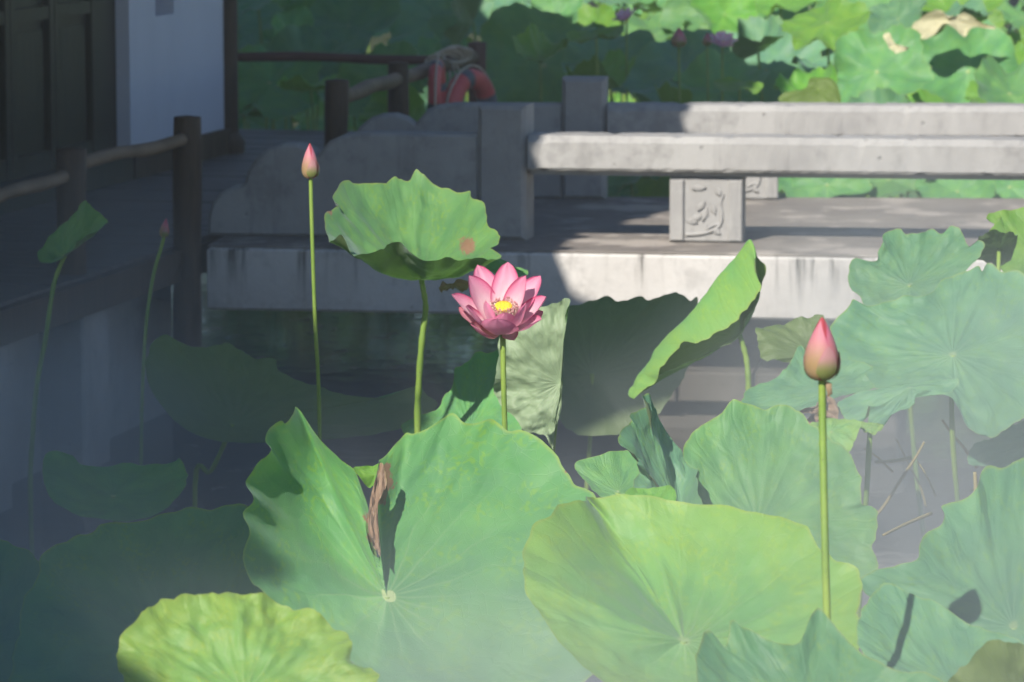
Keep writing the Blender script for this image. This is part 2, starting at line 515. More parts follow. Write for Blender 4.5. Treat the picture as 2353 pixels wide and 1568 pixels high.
# wooden walkway
walkway = obj('walkway', mesh('walkway', *join((move(rotz(box(2.4, 13.0, 0.10)[0], -BU), walk(-0.25, -1.27, DECK - 0.145)), box(1, 1, 1)[1])), smooth=False), M['wood'], kind='structure')
random.seed(3)
bw = 0.148
for i in range(84):
    a = -6.2 + i * 0.151
    v, f = box(2.42, bw, 0.035, 0.004)
    ob = obj('deck_board', mesh('deck_board', rotz(move(v, (0, 0, -0.035)), 0), f, smooth=False) if i == 0 else BOARD, M['plank'], walkway, walk(a, -1.24, DECK + random.uniform(-0.003, 0.002)))
    ob.rotation_euler = (0, 0, -BU + random.uniform(-0.003, 0.003))
    if i == 0:
        BOARD = ob.data
v, f = box(0.05, 12.6, 0.125, 0.006)
ob = obj('edge_beam', mesh('edge_beam', v, f, smooth=False), M['wood'], walkway, walk(-0.05, 0.002, DECK - 0.135))
ob.rotation_euler = (0, 0, -BU)
v, f = box(2.5, 0.05, 0.125, 0.006)
ob = obj('edge_beam', mesh('edge_beam', v, f, smooth=False), M['wood'], walkway, walk(6.44, -1.24, DECK - 0.135))
ob.rotation_euler = (0, 0, -BU)
v, f = box(0.22, 10.4, 0.60, 0.01)
ob = obj('footing_wall', mesh('footing_wall', v, f, smooth=False), M['stone'], walkway, walk(-4.6, -0.30, -0.02))
ob.rotation_euler = (0, 0, -BU)
for a in (-3.2, -2.0, -0.9):
    v, f = box(0.26, 0.30, 0.62, 0.012)
    ob = obj('footing_pier', mesh('footing_pier', v, f, smooth=False), M['stone'], walkway, walk(a, -0.14, -0.02))
    ob.rotation_euler = (0, 0, -BU)

# railings of round posts and poles
def post(parent, p, ztop, zbot, r, mat, lean=0.0):
    prof = []
    k = 7
    for i in range(k):
        z = zbot + (ztop - zbot) * i / (k - 1)
        prof.append((r * (1.0 + 0.04 * math.sin(i * 1.7 + p.x * 9)), z))
    prof += [(r * 0.94, ztop + 0.006), (0.001, ztop + 0.012)]
    v, f = lathe(prof, 20)
    v = [V((q.x + lean * (q.z - DECK), q.y, q.z)) for q in v]
    return obj('post', mesh('post', v, f), M[mat], parent, (p.x, p.y, 0))
def pole(parent, a, b, r, mat, name='rail'):
    n = 9
    pts = [a.lerp(b, i / (n - 1)) + V((0, 0, 0.006 * math.sin(i * 1.3 + a.x * 5))) for i in range(n)]
    v, f = tube(pts, [r * (1 + 0.07 * math.sin(i * 2.1 + b.y)) for i in range(n)], 14)
    return obj(name, mesh(name, v, f), M[mat], parent)
rail_a = thing('wooden_railing', 'dark log railing in the shade along the walkway before the doors', 'railing')
PA = [walk(-4.4, 0.02, 0), walk(-2.72, 0.02, 0), walk(-0.98, 0.02, 0), walk(0.2, 0.03, 0)]
p1 = P(160, 345, 14.75); p2 = P(427, 272, 15.72)
p0 = p1 + (p1 - p2)
for q, zb in ((p0, 0.22), (p1, 0.20), (p2, 0.34)):
    post(rail_a, V((q.x, q.y, 0)), q.z, zb, 0.0585, 'wood', 0.012)
r1, r2, r3 = P(160, 400, 14.75), P(427, 320, 15.72), None
r0 = r1 + (r1 - r2)
r0.z -= 0.01
pole(rail_a, r0, r1 + V((0, 0, 0)), 0.027, 'railwood')
pole(rail_a, P(160, 378, 14.75), P(430, 322, 15.72), 0.027, 'railwood')

rail_b = thing('wooden_railing', 'brown log railing beyond the stone scrolls with a rope tied to it', 'railing')
q1, q2, q3 = P(767, 187, 18.06), P(915, 147, 19.5), P(1096, 100, 21.3)
post(rail_b, V((q1.x, q1.y, 0)), q1.z, 0.5, 0.056, 'wood', 0.03)
post(rail_b, V((q2.x, q2.y, 0)), q2.z, 0.5, 0.054, 'wood')
post(rail_b, V((q3.x, q3.y, 0)), q3.z, 0.5, 0.050, 'redwood')
pole(rail_b, P(775, 226, 18.06), P(915, 180, 19.5), 0.036, 'railwood')
pole(rail_b, P(915, 180, 19.5), P(1090, 132, 21.3), 0.036, 'railwood')
pole(rail_b, P(440, 128, 21.5), P(1090, 139, 21.35), 0.026, 'redwood')
pr = P(440, 96, 21.5)
post(rail_b, V((pr.x, pr.y, 0)), pr.z, 0.5, 0.050, 'redwood')

# life rings and the rope hank
def life_ring(label, c, R, r, face, tilt=0.0):
    t = thing('life_ring', label, 'life ring', c, 'life rings hung on the log railing')
    n, m = 40, 14
    vs, fs, band = [], [], ([], [])
    for i in range(n):
        a = 2 * math.pi * i / n
        for j in range(m):
            b = 2 * math.pi * j / m
            vs.append(V(((R + r * math.cos(b)) * math.cos(a), r * math.sin(b), (R + r * math.cos(b)) * math.sin(a))))
    for i in range(n):
        for j in range(m):
            fs.append((i * m + j, ((i + 1) % n) * m + j, ((i + 1) % n) * m + (j + 1) % m, i * m + (j + 1) % m))
    body = obj('ring_body', mesh('ring_body', rotz(vs, face), fs), M['orange'], t)
    for k in range(4):
        a0 = 0.30 + k * math.pi / 2 - 0.16
        bv, bf = [], []
        for i in range(6):
            a = a0 + 0.32 * i / 5
            for j in range(m):
                b = 2 * math.pi * j / m
                rr = r * 1.03
                bv.append(V(((R + rr * math.cos(b)) * math.cos(a), rr * math.sin(b), (R + rr * math.cos(b)) * math.sin(a))))
        for i in range(5):
            for j in range(m):
                bf.append((i * m + j, (i + 1) * m + j, (i + 1) * m + (j + 1) % m, i * m + (j + 1) % m))
        obj('band', mesh('band', rotz(bv, face), bf), M['band'], t)
    rp = []
    for i in range(49):
        a = 2 * math.pi * i / 48
        rr = R + r + 0.004 + 0.012 * abs(math.sin(2 * (a - math.pi / 4)))
        rp.append(V((rr * math.cos(a), -0.01, rr * math.sin(a))))
    v, f = tube(rp, 0.006, 6, False)
    obj('grab_line', mesh('grab_line', rotz(v, face), f), M['rope'], t)
    return t
life_ring('bright red-orange life ring leaning outside the log railing behind the stone bridge', P(1080, 252, 20.3), 0.165, 0.052, math.radians(56))
life_ring('dull orange life ring seen edge-on beside the brighter one on the railing', P(1004, 222, 20.0), 0.160, 0.035, math.radians(86))
hank = thing('rope_hank', 'frayed pale rope knotted over the log railing above the life rings', 'rope', P(1035, 150, 20.6))
random.seed(11)
for i in range(7):
    pts = []
    a0 = random.uniform(0, 6)
    for k in range(14):
        a = a0 + k * 0.5
        pts.append(V((0.085 * math.cos(a) * random.uniform(0.8, 1.1) + 0.012 * i - 0.04, 0.05 * math.sin(a * 1.3), 0.02 + 0.042 * math.sin(a) + 0.006 * i)))
    v, f = tube(spline(pts, 3), 0.0085, 6)
    obj('strand', mesh('strand', v, f), M['rope'], hank)
for i in range(3):
    pts = [V((0.02 * i - 0.01, -0.03, 0.0)), V((0.03 * i, -0.05, -0.07)), V((0.035 * i - 0.02, -0.05, -0.15 - 0.05 * i)), V((0.06 * i - 0.05, -0.05, -0.27))]
    v, f = tube(spline(pts, 5), 0.007, 6)
    obj('loose_end', mesh('loose_end', v, f), M['rope'], hank)

# stone bridge
bridge = thing('stone_bridge', 'low grey stone bridge with bench-like rails and scrolled end panels', 'bridge', (0, 0, 0))
def frame_obj(name, vf, mat, origin, ang, smooth=False, parent=bridge):
    o = obj(name, mesh(name, *vf, smooth=smooth), M[mat], parent, origin)
    o.rotation_euler = (0, 0, ang)
    return o
F_ANG, R_ANG = math.radians(-7.5), math.radians(-2.5)
fo = PZ(1163, 553, DECK)                                # foot of the front pillar
ro = PZ(1345, 459, DECK)                                # foot of the rear pillar
fe = PZ(1280, 577, DECK)                                # a point on the front deck edge
re_ = PZ(1345, 452, DECK)
E_ANG = math.radians(-8.5)
def line(o, ang, s):
    return V((o.x + s * math.cos(ang), o.y + s * math.sin(ang), DECK))
fl, fr = line(fe, E_ANG, -1.46), line(fe, E_ANG, 6.5)
rl, rr = line(re_, R_ANG, -1.35), line(re_, R_ANG, 6.5)
def slab(poly, z0, z1, bev=0.008):
    v, f = prism([(p.x, p.y) for p in poly], z1 - z0, bev)
    v = [V((q.x, q.z, (z0 + z1) / 2 + q.y)) for q in v]
    return v, [tuple(reversed(x)) for x in f]
ins = V((0, 0.012, 0))
obj('deck_slab', mesh('deck_slab', *slab([fl + ins, fr + ins, rr, rl], DECK - 0.008, DECK, 0.002), smooth=False), M['deckstone'], bridge)
ins = V((0, 0.012, 0))
obj('deck_beam', mesh('deck_beam', *slab([fl, fr, rr - ins, rl - ins], 0.483, DECK - 0.010, 0.010), smooth=False), M['plaster'], bridge)
# a second front skin segment marks the cast joints of the beam
def pillar():
    return box(0.205, 0.205, 0.565, 0.018)
frame_obj('pillar', pillar(), 'stone', line(fo, F_ANG, 0) + V((0, 0.10, 0)), F_ANG - 0.06)
frame_obj('pillar', pillar(), 'stone', line(ro, R_ANG, 0) + V((0, 0.10, 0)), R_ANG - 0.04)
frame_obj('pillar', pillar(), 'stone', line(fo, F_ANG, 4.9) + V((0, 0.10, 0)), F_ANG)
frame_obj('pillar', pillar(), 'stone', line(ro, R_ANG, 4.9) + V((0, 0.10, 0)), R_ANG)
def beam(L):
    sec = [(-0.115, 0.0), (0.115, 0.0), (0.125, 0.012), (0.125, 0.118), (0.100, 0.145), (-0.100, 0.145), (-0.125, 0.118), (-0.125, 0.012)]
    n = 150
    vs, fs = [], []
    random.seed(5)
    for i in range(n + 1):
        for a, b in sec:
            chip = 0.007 if random.random() < 0.05 else 0.0
            vs.append(V((L * i / n, a * (1 - chip * 3) + random.uniform(-0.0012, 0.0012), b + random.uniform(-0.0014, 0.0014) - (chip if b > 0.07 else -chip))))
    k = len(sec)
    for i in range(n):
        for j in range(k):
            fs.append((i * k + j, (i + 1) * k + j, (i + 1) * k + (j + 1) % k, i * k + (j + 1) % k))
    fs.append(tuple(range(k))[::-1])
    fs.append(tuple(range(n * k, (n + 1) * k)))
    return vs, [tuple(reversed(x)) for x in fs]
for o_, an in ((fo, F_ANG), (ro, R_ANG)):
    frame_obj('seat_beam', beam(4.68), 'stone', line(o_, an, 0.106) + V((0, 0.10, 0.297)), an)
    frame_obj('beam_lip', move(box(4.66, 0.15, 0.021)[0], (2.33, 0, 0)) and (move(box(4.66, 0.15, 0.021)[0], (2.33, 0, 0)), box(1, 1, 1)[1]), 'stone', line(o_, an, 0.112) + V((0, 0.10, 0.275)), an)
SCR = [(0.10, 0.0), (0.10, 0.44), (0.60, 0.44), (0.68, 0.43), (0.735, 0.405), (0.77, 0.365), (0.785, 0.345), (0.82, 0.372),
       (0.875, 0.39), (0.94, 0.388), (1.00, 0.368), (1.05, 0.328), (1.085, 0.275), (1.10, 0.225), (1.115, 0.212), (1.16, 0.205), (1.205, 0.18), (1.24, 0.135), (1.258, 0.08), (1.262, 0.0)]
for o_, an in ((fo, F_ANG), (ro, R_ANG)):
    v, f = prism([(-a - 0.004, b) for a, b in SCR], 0.15, 0.012)
    frame_obj('scroll_panel', (v, f), 'stone', line(o_, an, 0) + V((0, 0.10, 0.002)), an)
def support_block(o_, an, s):
    blk = frame_obj('support_block', (move(box(0.305, 0.17, 0.268, 0.006)[0], (0, 0.012, 0)), box(1, 1, 1, .006)[1]), 'stone', line(o_, an, s) + V((0, 0.10, 0.003)), an)
    for x in (-0.122, 0.122):
        obj('frame_strip', mesh('frame_strip', *((lambda q: (move(q[0], (x, -0.079, 0.004)), q[1]))(box(0.058, 0.022, 0.255, 0.005))), smooth=False), M['stone'], blk)
    rel = []
    y0 = -0.0765
    def curve(pts, r0, r1):
        pp = spline([V((x, y0, z)) for x, z in pts], 5)
        k = len(pp)
        v, f = tube(pp, [r0 + (r1 - r0) * i / (k - 1) for i in range(k)], 7)
        rel.append((v, f))
    curve([(-0.085, 0.03), (-0.02, 0.035), (0.03, 0.05), (0.06, 0.075), (0.066, 0.12), (0.06, 0.16), (0.072, 0.20)], 0.009, 0.005)
    curve([(0.062, 0.075), (0.03, 0.07), (0.0, 0.05)], 0.007, 0.004)
    for cxz, ang, L in (((-0.04, 0.10), 0.5, 0.055), ((-0.005, 0.115), 1.2, 0.06), ((-0.06, 0.085), -0.2, 0.05), ((0.03, 0.14), 1.9, 0.05), ((-0.02, 0.15), 0.9, 0.05), ((0.045, 0.045), 2.6, 0.04), ((0.05, 0.21), 2.2, 0.04), ((-0.03, 0.225), 0.1, 0.06)):
        pv, pf = [], []
        m = 8
        for i in range(m + 1):
            s = i / m
            wd = 0.014 * math.sin(math.pi * s)
            for k, (dw, dy) in enumerate(((-1, 0.0), (-0.5, -0.008), (0, -0.004), (0.5, -0.008), (1, 0.0))):
                a, b = (s - 0.5) * L, dw * wd
                pv.append(V((cxz[0] + a * math.cos(ang) - b * math.sin(ang), y0 + dy, cxz[1] + a * math.sin(ang) + b * math.cos(ang))))
        for i in range(m):
            for k in range(4):
                pf.append((i * 5 + k, i * 5 + k + 1, (i + 1) * 5 + k + 1, (i + 1) * 5 + k))
        rel.append((pv, pf))
    obj('carved_relief', mesh('carved_relief', *join(*rel)), M['stone'], blk)
bl = PZ(1625, 553, DECK)
support_block(fo, F_ANG, (bl.x - fo.x) / math.cos(F_ANG))
support_block(fo, F_ANG, 3.6)
bl = PZ(1716, 462, DECK)
support_block(ro, R_ANG, (bl.x - ro.x) / math.cos(R_ANG))
support_block(ro, R_ANG, 3.6)
# stone steps of the pier foot under the slab: blocks told apart by their joints
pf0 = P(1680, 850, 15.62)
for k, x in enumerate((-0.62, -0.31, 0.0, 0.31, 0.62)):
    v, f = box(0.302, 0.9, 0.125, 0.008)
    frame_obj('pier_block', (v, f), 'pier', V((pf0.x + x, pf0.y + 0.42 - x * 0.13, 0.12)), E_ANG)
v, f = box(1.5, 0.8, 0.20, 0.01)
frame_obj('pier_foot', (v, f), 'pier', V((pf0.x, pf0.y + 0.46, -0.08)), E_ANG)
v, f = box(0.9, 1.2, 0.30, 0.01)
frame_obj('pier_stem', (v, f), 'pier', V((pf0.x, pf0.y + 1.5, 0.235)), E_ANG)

# pavilion: whitewashed end wall, dark panel doors, corner column and unseen roof shaped for shade
pav = thing('pavilion', 'shaded pavilion with dark panel doors and a blue-white plaster wall', 'building', (0, 0, 0))
wa, wb = V((-1.88, 18.9, 0)), V((-1.53, 20.46, 0))       # foot of the white wall, near and far end
WD = (wb - wa).normalized()
WN = V((WD.y, -WD.x, 0))                                  # outward, towards the pond
WANG = math.atan2(WD.x, WD.y)
def wall_obj(name, s0, s1, z0, z1, depth, out, mat, parent=pav, bev=0.0):
    L = s1 - s0
    v, f = prism([(-depth / 2, z0), (depth / 2, z0), (depth / 2, z1), (-depth / 2, z1)], L, bev)
    o = obj(name, mesh(name, v, f, smooth=False), M[mat], parent)
    base = o.parent
    c = wa + WD * ((s0 + s1) / 2) + WN * out
    o.location = (c.x, c.y, 0)
    o.rotation_euler = (0, 0, -WANG)
    return o
LW = (wb - wa).length
sl = (P(373, 20, 19.3) - wa).dot(WD), (P(414, 20, 19.6) - wa).dot(WD)
zs = P(390, 35, 19.45).z
ZC = 3.85
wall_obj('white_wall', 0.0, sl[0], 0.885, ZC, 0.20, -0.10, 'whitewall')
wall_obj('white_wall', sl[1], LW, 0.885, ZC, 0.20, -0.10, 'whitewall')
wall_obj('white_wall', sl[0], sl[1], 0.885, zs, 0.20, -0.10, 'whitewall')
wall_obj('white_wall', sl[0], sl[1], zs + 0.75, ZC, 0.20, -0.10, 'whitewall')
wall_obj('slot_back', sl[0] - 0.05, sl[1] + 0.05, zs - 0.05, zs + 0.8, 0.02, -0.215, 'doorwood')
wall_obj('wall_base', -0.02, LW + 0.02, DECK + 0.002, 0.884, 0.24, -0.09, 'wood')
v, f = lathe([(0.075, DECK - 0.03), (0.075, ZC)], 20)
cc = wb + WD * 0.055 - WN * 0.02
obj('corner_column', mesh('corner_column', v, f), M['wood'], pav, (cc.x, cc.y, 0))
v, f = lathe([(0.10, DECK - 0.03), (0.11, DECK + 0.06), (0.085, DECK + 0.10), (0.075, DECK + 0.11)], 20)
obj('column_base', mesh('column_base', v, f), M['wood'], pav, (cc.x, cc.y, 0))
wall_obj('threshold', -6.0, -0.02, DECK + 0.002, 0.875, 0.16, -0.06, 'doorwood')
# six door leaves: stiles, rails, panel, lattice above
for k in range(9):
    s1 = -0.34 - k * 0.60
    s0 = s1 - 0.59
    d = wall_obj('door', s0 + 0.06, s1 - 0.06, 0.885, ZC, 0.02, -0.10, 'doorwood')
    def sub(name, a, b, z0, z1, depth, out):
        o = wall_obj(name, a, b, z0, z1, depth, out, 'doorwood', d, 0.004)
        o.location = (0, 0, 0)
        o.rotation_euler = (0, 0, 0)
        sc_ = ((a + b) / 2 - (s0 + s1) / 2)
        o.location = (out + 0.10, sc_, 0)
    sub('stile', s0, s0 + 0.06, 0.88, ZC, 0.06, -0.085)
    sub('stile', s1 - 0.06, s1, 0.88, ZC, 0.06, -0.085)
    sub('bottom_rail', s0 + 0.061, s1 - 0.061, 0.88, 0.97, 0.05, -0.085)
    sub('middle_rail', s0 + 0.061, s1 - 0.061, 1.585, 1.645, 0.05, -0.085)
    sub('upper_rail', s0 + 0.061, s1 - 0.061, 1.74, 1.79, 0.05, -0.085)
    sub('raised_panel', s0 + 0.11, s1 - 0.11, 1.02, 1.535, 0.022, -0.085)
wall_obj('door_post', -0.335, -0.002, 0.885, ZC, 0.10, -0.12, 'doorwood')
# back of the pavilion, closing the room
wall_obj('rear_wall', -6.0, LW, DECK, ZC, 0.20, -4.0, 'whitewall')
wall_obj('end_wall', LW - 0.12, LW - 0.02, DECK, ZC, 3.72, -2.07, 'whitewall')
# unseen roof: pond-side eave, near to far, bent and lengthened to throw shade
SHADE_EAVE = [(-1.55, -4.0), (-1.65, 0.3), (-1.85, 1.3), (-2.18, 1.9), (-2.26, 3.2), (-2.20, 4.2), (-2.13, 5.8), (-2.06, 6.9), (-1.90, 7.45), (-1.55, 7.75), (-1.20, 7.95), (-1.14, 8.5), (-1.30, 9.2), (-1.62, 10.0),  # nearest points added beyond the building to shade the mist
        (-1.76, 10.9), (-1.74, 11.5), (-1.55, 12.7), (-1.43, 12.95), (-1.02, 13.9), (-0.84, 14.55), (-0.45, 15.8), (-0.06, 17.0), (-0.28, 18.2), (-0.80, 19.4), (-1.40, 20.4), (-1.75, 22.0), (-2.15, 24.5), (-2.5, 25.0)]
EZ = 3.9
pts = spline([V((x, y, EZ)) for x, y in SHADE_EAVE], 3)
vs, fs = [], []
n = len(pts)
for p in pts:
    up = 0.0
    vs += [p + V((0, 0, 0.0)), p + V((-0.01, 0, 0.09)), V((-3.1, p.y, EZ + 0.75)), V((-4.6, p.y, EZ + 1.5)), V((-7.4, p.y, EZ + 0.2)), V((-7.4, p.y, EZ + 0.08)), V((-4.6, p.y, EZ + 1.35)), V((-3.1, p.y, EZ + 0.6))]
for i in range(n - 1):
    for j in range(8):
        fs.append((i * 8 + j, i * 8 + (j + 1) % 8, (i + 1) * 8 + (j + 1) % 8, (i + 1) * 8 + j))
fs.append(tuple(reversed(range(8))))
fs.append(tuple(range((n - 1) * 8, n * 8)))
shade_roof = obj('roof', mesh('roof', vs, fs, smooth=False), M['rooftile'], pav)
for i in range(0, n, 1):
    p = pts[i]
    v, f = tube([p + V((0.01, 0, 0.11)), V((-3.1, p.y, EZ + 0.79)), V((-4.55, p.y, EZ + 1.54))], 0.05, 7)
    obj('tile_row', mesh('tile_row', v, f), M['rooftile'], shade_roof)
v, f = tube([V((-4.6, -4.1, EZ + 1.56)), V((-4.6, 25.1, EZ + 1.56))], 0.12, 8)
obj('ridge', mesh('ridge', v, f), M['rooftile'], shade_roof)

# ------------------------------------------------------------------ lotus leaves
def vnoise(x, y, z=0.0):
    return mnoise.noise(V((x, y, z)))
def blade_mesh(name, C, rim, mids=None, nsub=6, rings=18, sag=0.35, ruffle=0.012, crumple=0.007, pleat=0.0014, edge=0.0, under=False, seed=0.0, wither=None, facing=None, soft=0.055, rag=0.035):
    """C centre, rim: closed list of points; mids: points at half radius or None; returns mesh with vertices relative to C"""
    R = spline(rim, nsub, True)
    n = len(R)
    hw = max(1, int(soft * n))
    RS = R
    for _ in range(2):
        RS = [sum((RS[(i + k) % n] for k in range(-hw, hw + 1)), V((0, 0, 0))) / (2 * hw + 1) for i in range(n)]
    nrm = V((0, 0, 0))
    for i in range(n):
        a, b = R[i] - C, R[(i + 1) % n] - C
        nrm += a.cross(b)
    nrm.normalize()
    want = facing if facing is not None else (EYE - C)
    flip = nrm.dot(want) < 0
    if under:
        flip = not flip
    up = -nrm if flip else nrm                            # the top side of the blade
    if mids:
        mm = []
        for i, q in enumerate(mids):
            mm.append(q if q is not None else None)
        for i, q in enumerate(mm):
            if q is None:
                d = rim[i] - C
                mm[i] = C + d * 0.5 - up * (sag * 0.25 * d.length)
        MD = spline(mm, nsub, True)
    else:
        MD = None
    arc = [0.0]
    for i in range(n):
        arc.append(arc[-1] + (R[(i + 1) % n] - R[i]).length)
    size = sum((p - C).length for p in R) / n
    vs, uv, wi = [V((0, 0, 0))], [(0.0, 0.0)], [0.0]
    for k in range(1, rings + 1):
        r = (k / rings) ** 0.85
        for i in range(n):
            th = 2 * math.pi * arc[i] / arc[-1]
            bl_ = r ** 3.0
            d = RS[i].lerp(R[i], bl_) - C
            L = d.length
            if MD:
                m = MD[i] - C
                # quadratic through 0, m (r=.5), d (r=1)
                p = m * (4 * r * (1 - r)) + d * (r * (2 * r - 1))
            else:
                p = d * r - up * (sag * L * r * (1 - r))
            rx, ry = r * math.cos(th), r * math.sin(th)
            q = C + p
            a = ruffle * (r ** 4) * (vnoise(math.cos(th) * 2.6 + seed, math.sin(th) * 2.6, 3.1) * 1.6 + 0.6 * vnoise(math.cos(th) * 7 + seed, math.sin(th) * 7, 8.0))
            a += crumple * r * vnoise(rx * 3.2 + seed, ry * 3.2, 1.7) * 1.4 + crumple * 0.55 * r * vnoise(rx * 8 + seed, ry * 8, 5.0) + crumple * 0.3 * r * vnoise(rx * 19 + seed, ry * 19, 6.0)
            a += pleat * math.sin(math.pi * min(1, r * 1.05)) * (math.cos(th * 21 + 1.5 * vnoise(rx * 2 + seed, ry * 2, 4.4)) - 0.3) * -(0.35 + 0.9 * abs(vnoise(rx * 3 - seed, ry * 3, 7.7)))
            a -= edge * max(0.0, (r - 0.86) / 0.14) ** 2
            p = p + up * a + d * (rag * (r ** 6) * vnoise(math.cos(th) * 9 + seed, math.sin(th) * 9, 2.0))
            vs.append(p)
            uv.append((rx, ry))
            wv = 0.0
            if wither:
                for wp, wr in wither:
                    wv = max(wv, 1.0 - ((C + p) - EYE).cross(wp).length / ((C + p) - EYE).length / wr)
            wi.append(max(0.0, wv))
    fs = []
    for i in range(n):
        j = (i + 1) % n
        fs.append((0, 1 + j, 1 + i) if flip else (0, 1 + i, 1 + j))
        for k in range(rings - 1):
            a, b = 1 + k * n, 1 + (k + 1) * n
            fs.append((a + i, a + j, b + j, b + i) if flip else (a + i, b + i, b + j, a + j))
    return mesh(name, vs, fs, True, uv, {'wither': wi}), up
def plane_dy(C, n, px, py):
    d = ray(px, py)
    k = (C - EYE).dot(n) / d.dot(n)
    return EYE + d * k

def lotus_leaf(label, c, rim, Y, n=None, mat='green', stem=None, group=None, stem_r=0.0065, name='lotus_leaf', cat='leaf', wither=None, base=None, part_of=None, part=None, nostem=False, **kw):
    """c: centre pixel; rim: (px, py[, dY[, (mx, my, mdY)]]); points with no dY lie in the plane through the centre with normal n"""
    C = P(c[0], c[1], Y)
    nn = V(n).normalized() if n else None
    R, MM = [], []
    for e in rim:
        if len(e) == 2:
            R.append(plane_dy(C, nn, *e))
        elif nn is not None and e[2] is not None:
            q = plane_dy(C, nn, e[0], e[1])
            R.append(P(e[0], e[1], q.y + e[2]))
        else:
            R.append(P(e[0], e[1], Y + (e[2] or 0)))
        if len(e) > 3:
            q = e[3]
            yb = plane_dy(C, nn, q[0], q[1]).y if nn is not None else Y
            MM.append(P(q[0], q[1], yb + q[2]))
        else:
            MM.append(None)
    mids = MM if any(m is not None for m in MM) else None
    if wither:
        wither = [(ray(x, y).normalized(), rr / FPX) for x, y, rr in wither]
    me, up = blade_mesh('blade', C, R, mids, wither=wither, **kw)
    if part_of:
        return obj(part, me, M[mat], part_of, C - part_of.location)
    if stem:
        sp_ = [P(*q) for q in stem]
        foot = sp_[-1]
        root = V((foot.x, foot.y, 0))
        sp_ = [C] + sp_ + ([V((foot.x + 0.01, foot.y, -0.15))] if foot.z > 0.02 else [])
        path = spline(sp_, 6)
    else:
        b = base if base else (C.x + random.uniform(-0.08, 0.08), C.y + random.uniform(-0.02, 0.12))
        root = V((b[0], b[1], 0))
        path = bez(C - up * 0.002, C - up * 0.25 * C.z * (1 if up.z > 0.2 else 0.2) - V((0, 0, 0.25 * C.z)), root + V((0, 0, -0.15)), 14)
    t = thing(name, label, cat, root, group)
    obj('blade', me, M[mat], t, C - root)
    if nostem:
        return t
    v, f = tube([q - root for q in path], [stem_r * (1.0 + 0.3 * i / len(path)) * (1 + 0.10 * math.sin(i * 1.9 + C.x * 7)) for i in range(len(path))], 8)
    obj('stem', mesh('stem', v, f), M['stem'], t)
    return t

random.seed(21)
# --- the big torn leaf in the middle
mainleaf = lotus_leaf('large green lotus leaf with a brown tear and a raised folded left lobe', (890, 1370), [
    (873, 1276, -0.02), (866, 1216, -0.03), (866, 1150, -0.03), (857, 1120, -0.02), (872, 1062, 0.0), (873, 1048, 0.02), (906, 1024, 0.04), (932, 995, 0.05), (953, 997, 0.05), (1012, 968, 0.05), (1041, 953, 0.05),
    (1070, 968, 0.05), (1103, 973, 0.05), (1129, 970, 0.05), (1166, 990, 0.05), (1202, 990, 0.05), (1257, 1026, 0.04), (1300, 1082, 0.03), (1322, 1111, 0.02), (1362, 1134, 0.0), (1400, 1250, -0.02), (1420, 1400, -0.02),
    (1370, 1540, 0.0), (1240, 1640, 0.02), (1080, 1670, 0.02), (900, 1640, 0.0), (760, 1560, 0.0), (660, 1460, -0.02), (612, 1370, -0.05, (752, 1372, 0.005)), (592, 1350, -0.06, (744, 1362, 0.008)), (574, 1334, -0.07, (738, 1350, 0.012)), (561, 1268, -0.09, (735, 1330, 0.02)), (570, 1222, -0.10, (733, 1300, 0.05)),
    (558, 1183, -0.11, (728, 1275, 0.07)), (581, 1150, -0.11, (728, 1252, 0.085)), (565, 1108, -0.12, (728, 1230, 0.095)), (586, 1064, -0.12, (735, 1210, 0.10)), (617, 1030, -0.11, (742, 1195, 0.10)), (607, 1012, -0.12, (750, 1185, 0.10)), (626, 985, -0.11, (758, 1178, 0.10)), (647, 967, -0.10, (766, 1172, 0.095)), (655, 972, -0.08, (772, 1168, 0.09)), (674, 948, -0.07, (780, 1165, 0.085)), (685, 941, -0.06, (786, 1165, 0.08)),
    (735, 1008, -0.03, (805, 1180, 0.06)), (797, 1061, -0.02, (832, 1205, 0.04)), (820, 1090, -0.02, (848, 1225, 0.03)), (847, 1163, -0.02), (841, 1200, -0.02), (852, 1258, -0.02)],
    7.3, (0.10, -0.72, 0.69), 'green', nsub=4, rings=30, sag=0.28, ruffle=0.004, crumple=0.012, pleat=0.002, seed=2.0, soft=0.012, wither=[(882, 1082, 30), (886, 1112, 38), (876, 1150, 24), (846, 1190, 22), (852, 1235, 20), (1300, 1085, 9), (612, 1368, 10)])
lotus_leaf('', (862, 1180), [(874, 1064), (884, 1082), (889, 1108), (880, 1130), (869, 1152), (870, 1216), (875, 1280), (860, 1264), (846, 1216), (848, 1172), (852, 1138), (858, 1116), (868, 1088)],
    7.385, (0.10, -0.72, 0.69), 'dry', nsub=5, rings=12, sag=0.3, ruffle=0.006, crumple=0.010, pleat=0.0, seed=3, part_of=mainleaf, part='withered_edge')
lotus_leaf('small rolled yellow-green leaf lobe poking up behind the brown tear', (862, 1090), [(812, 1077, 0), (830, 1072, .01), (862, 1069, .01), (874, 1063, 0), (874, 1085, -.01), (860, 1112, -.01), (848, 1122, 0), (832, 1104, -.01)], 7.55, None, 'lime', nsub=4, rings=8, ruffle=0.003, crumple=0.004, seed=4, part_of=mainleaf, part='rolled_lobe')
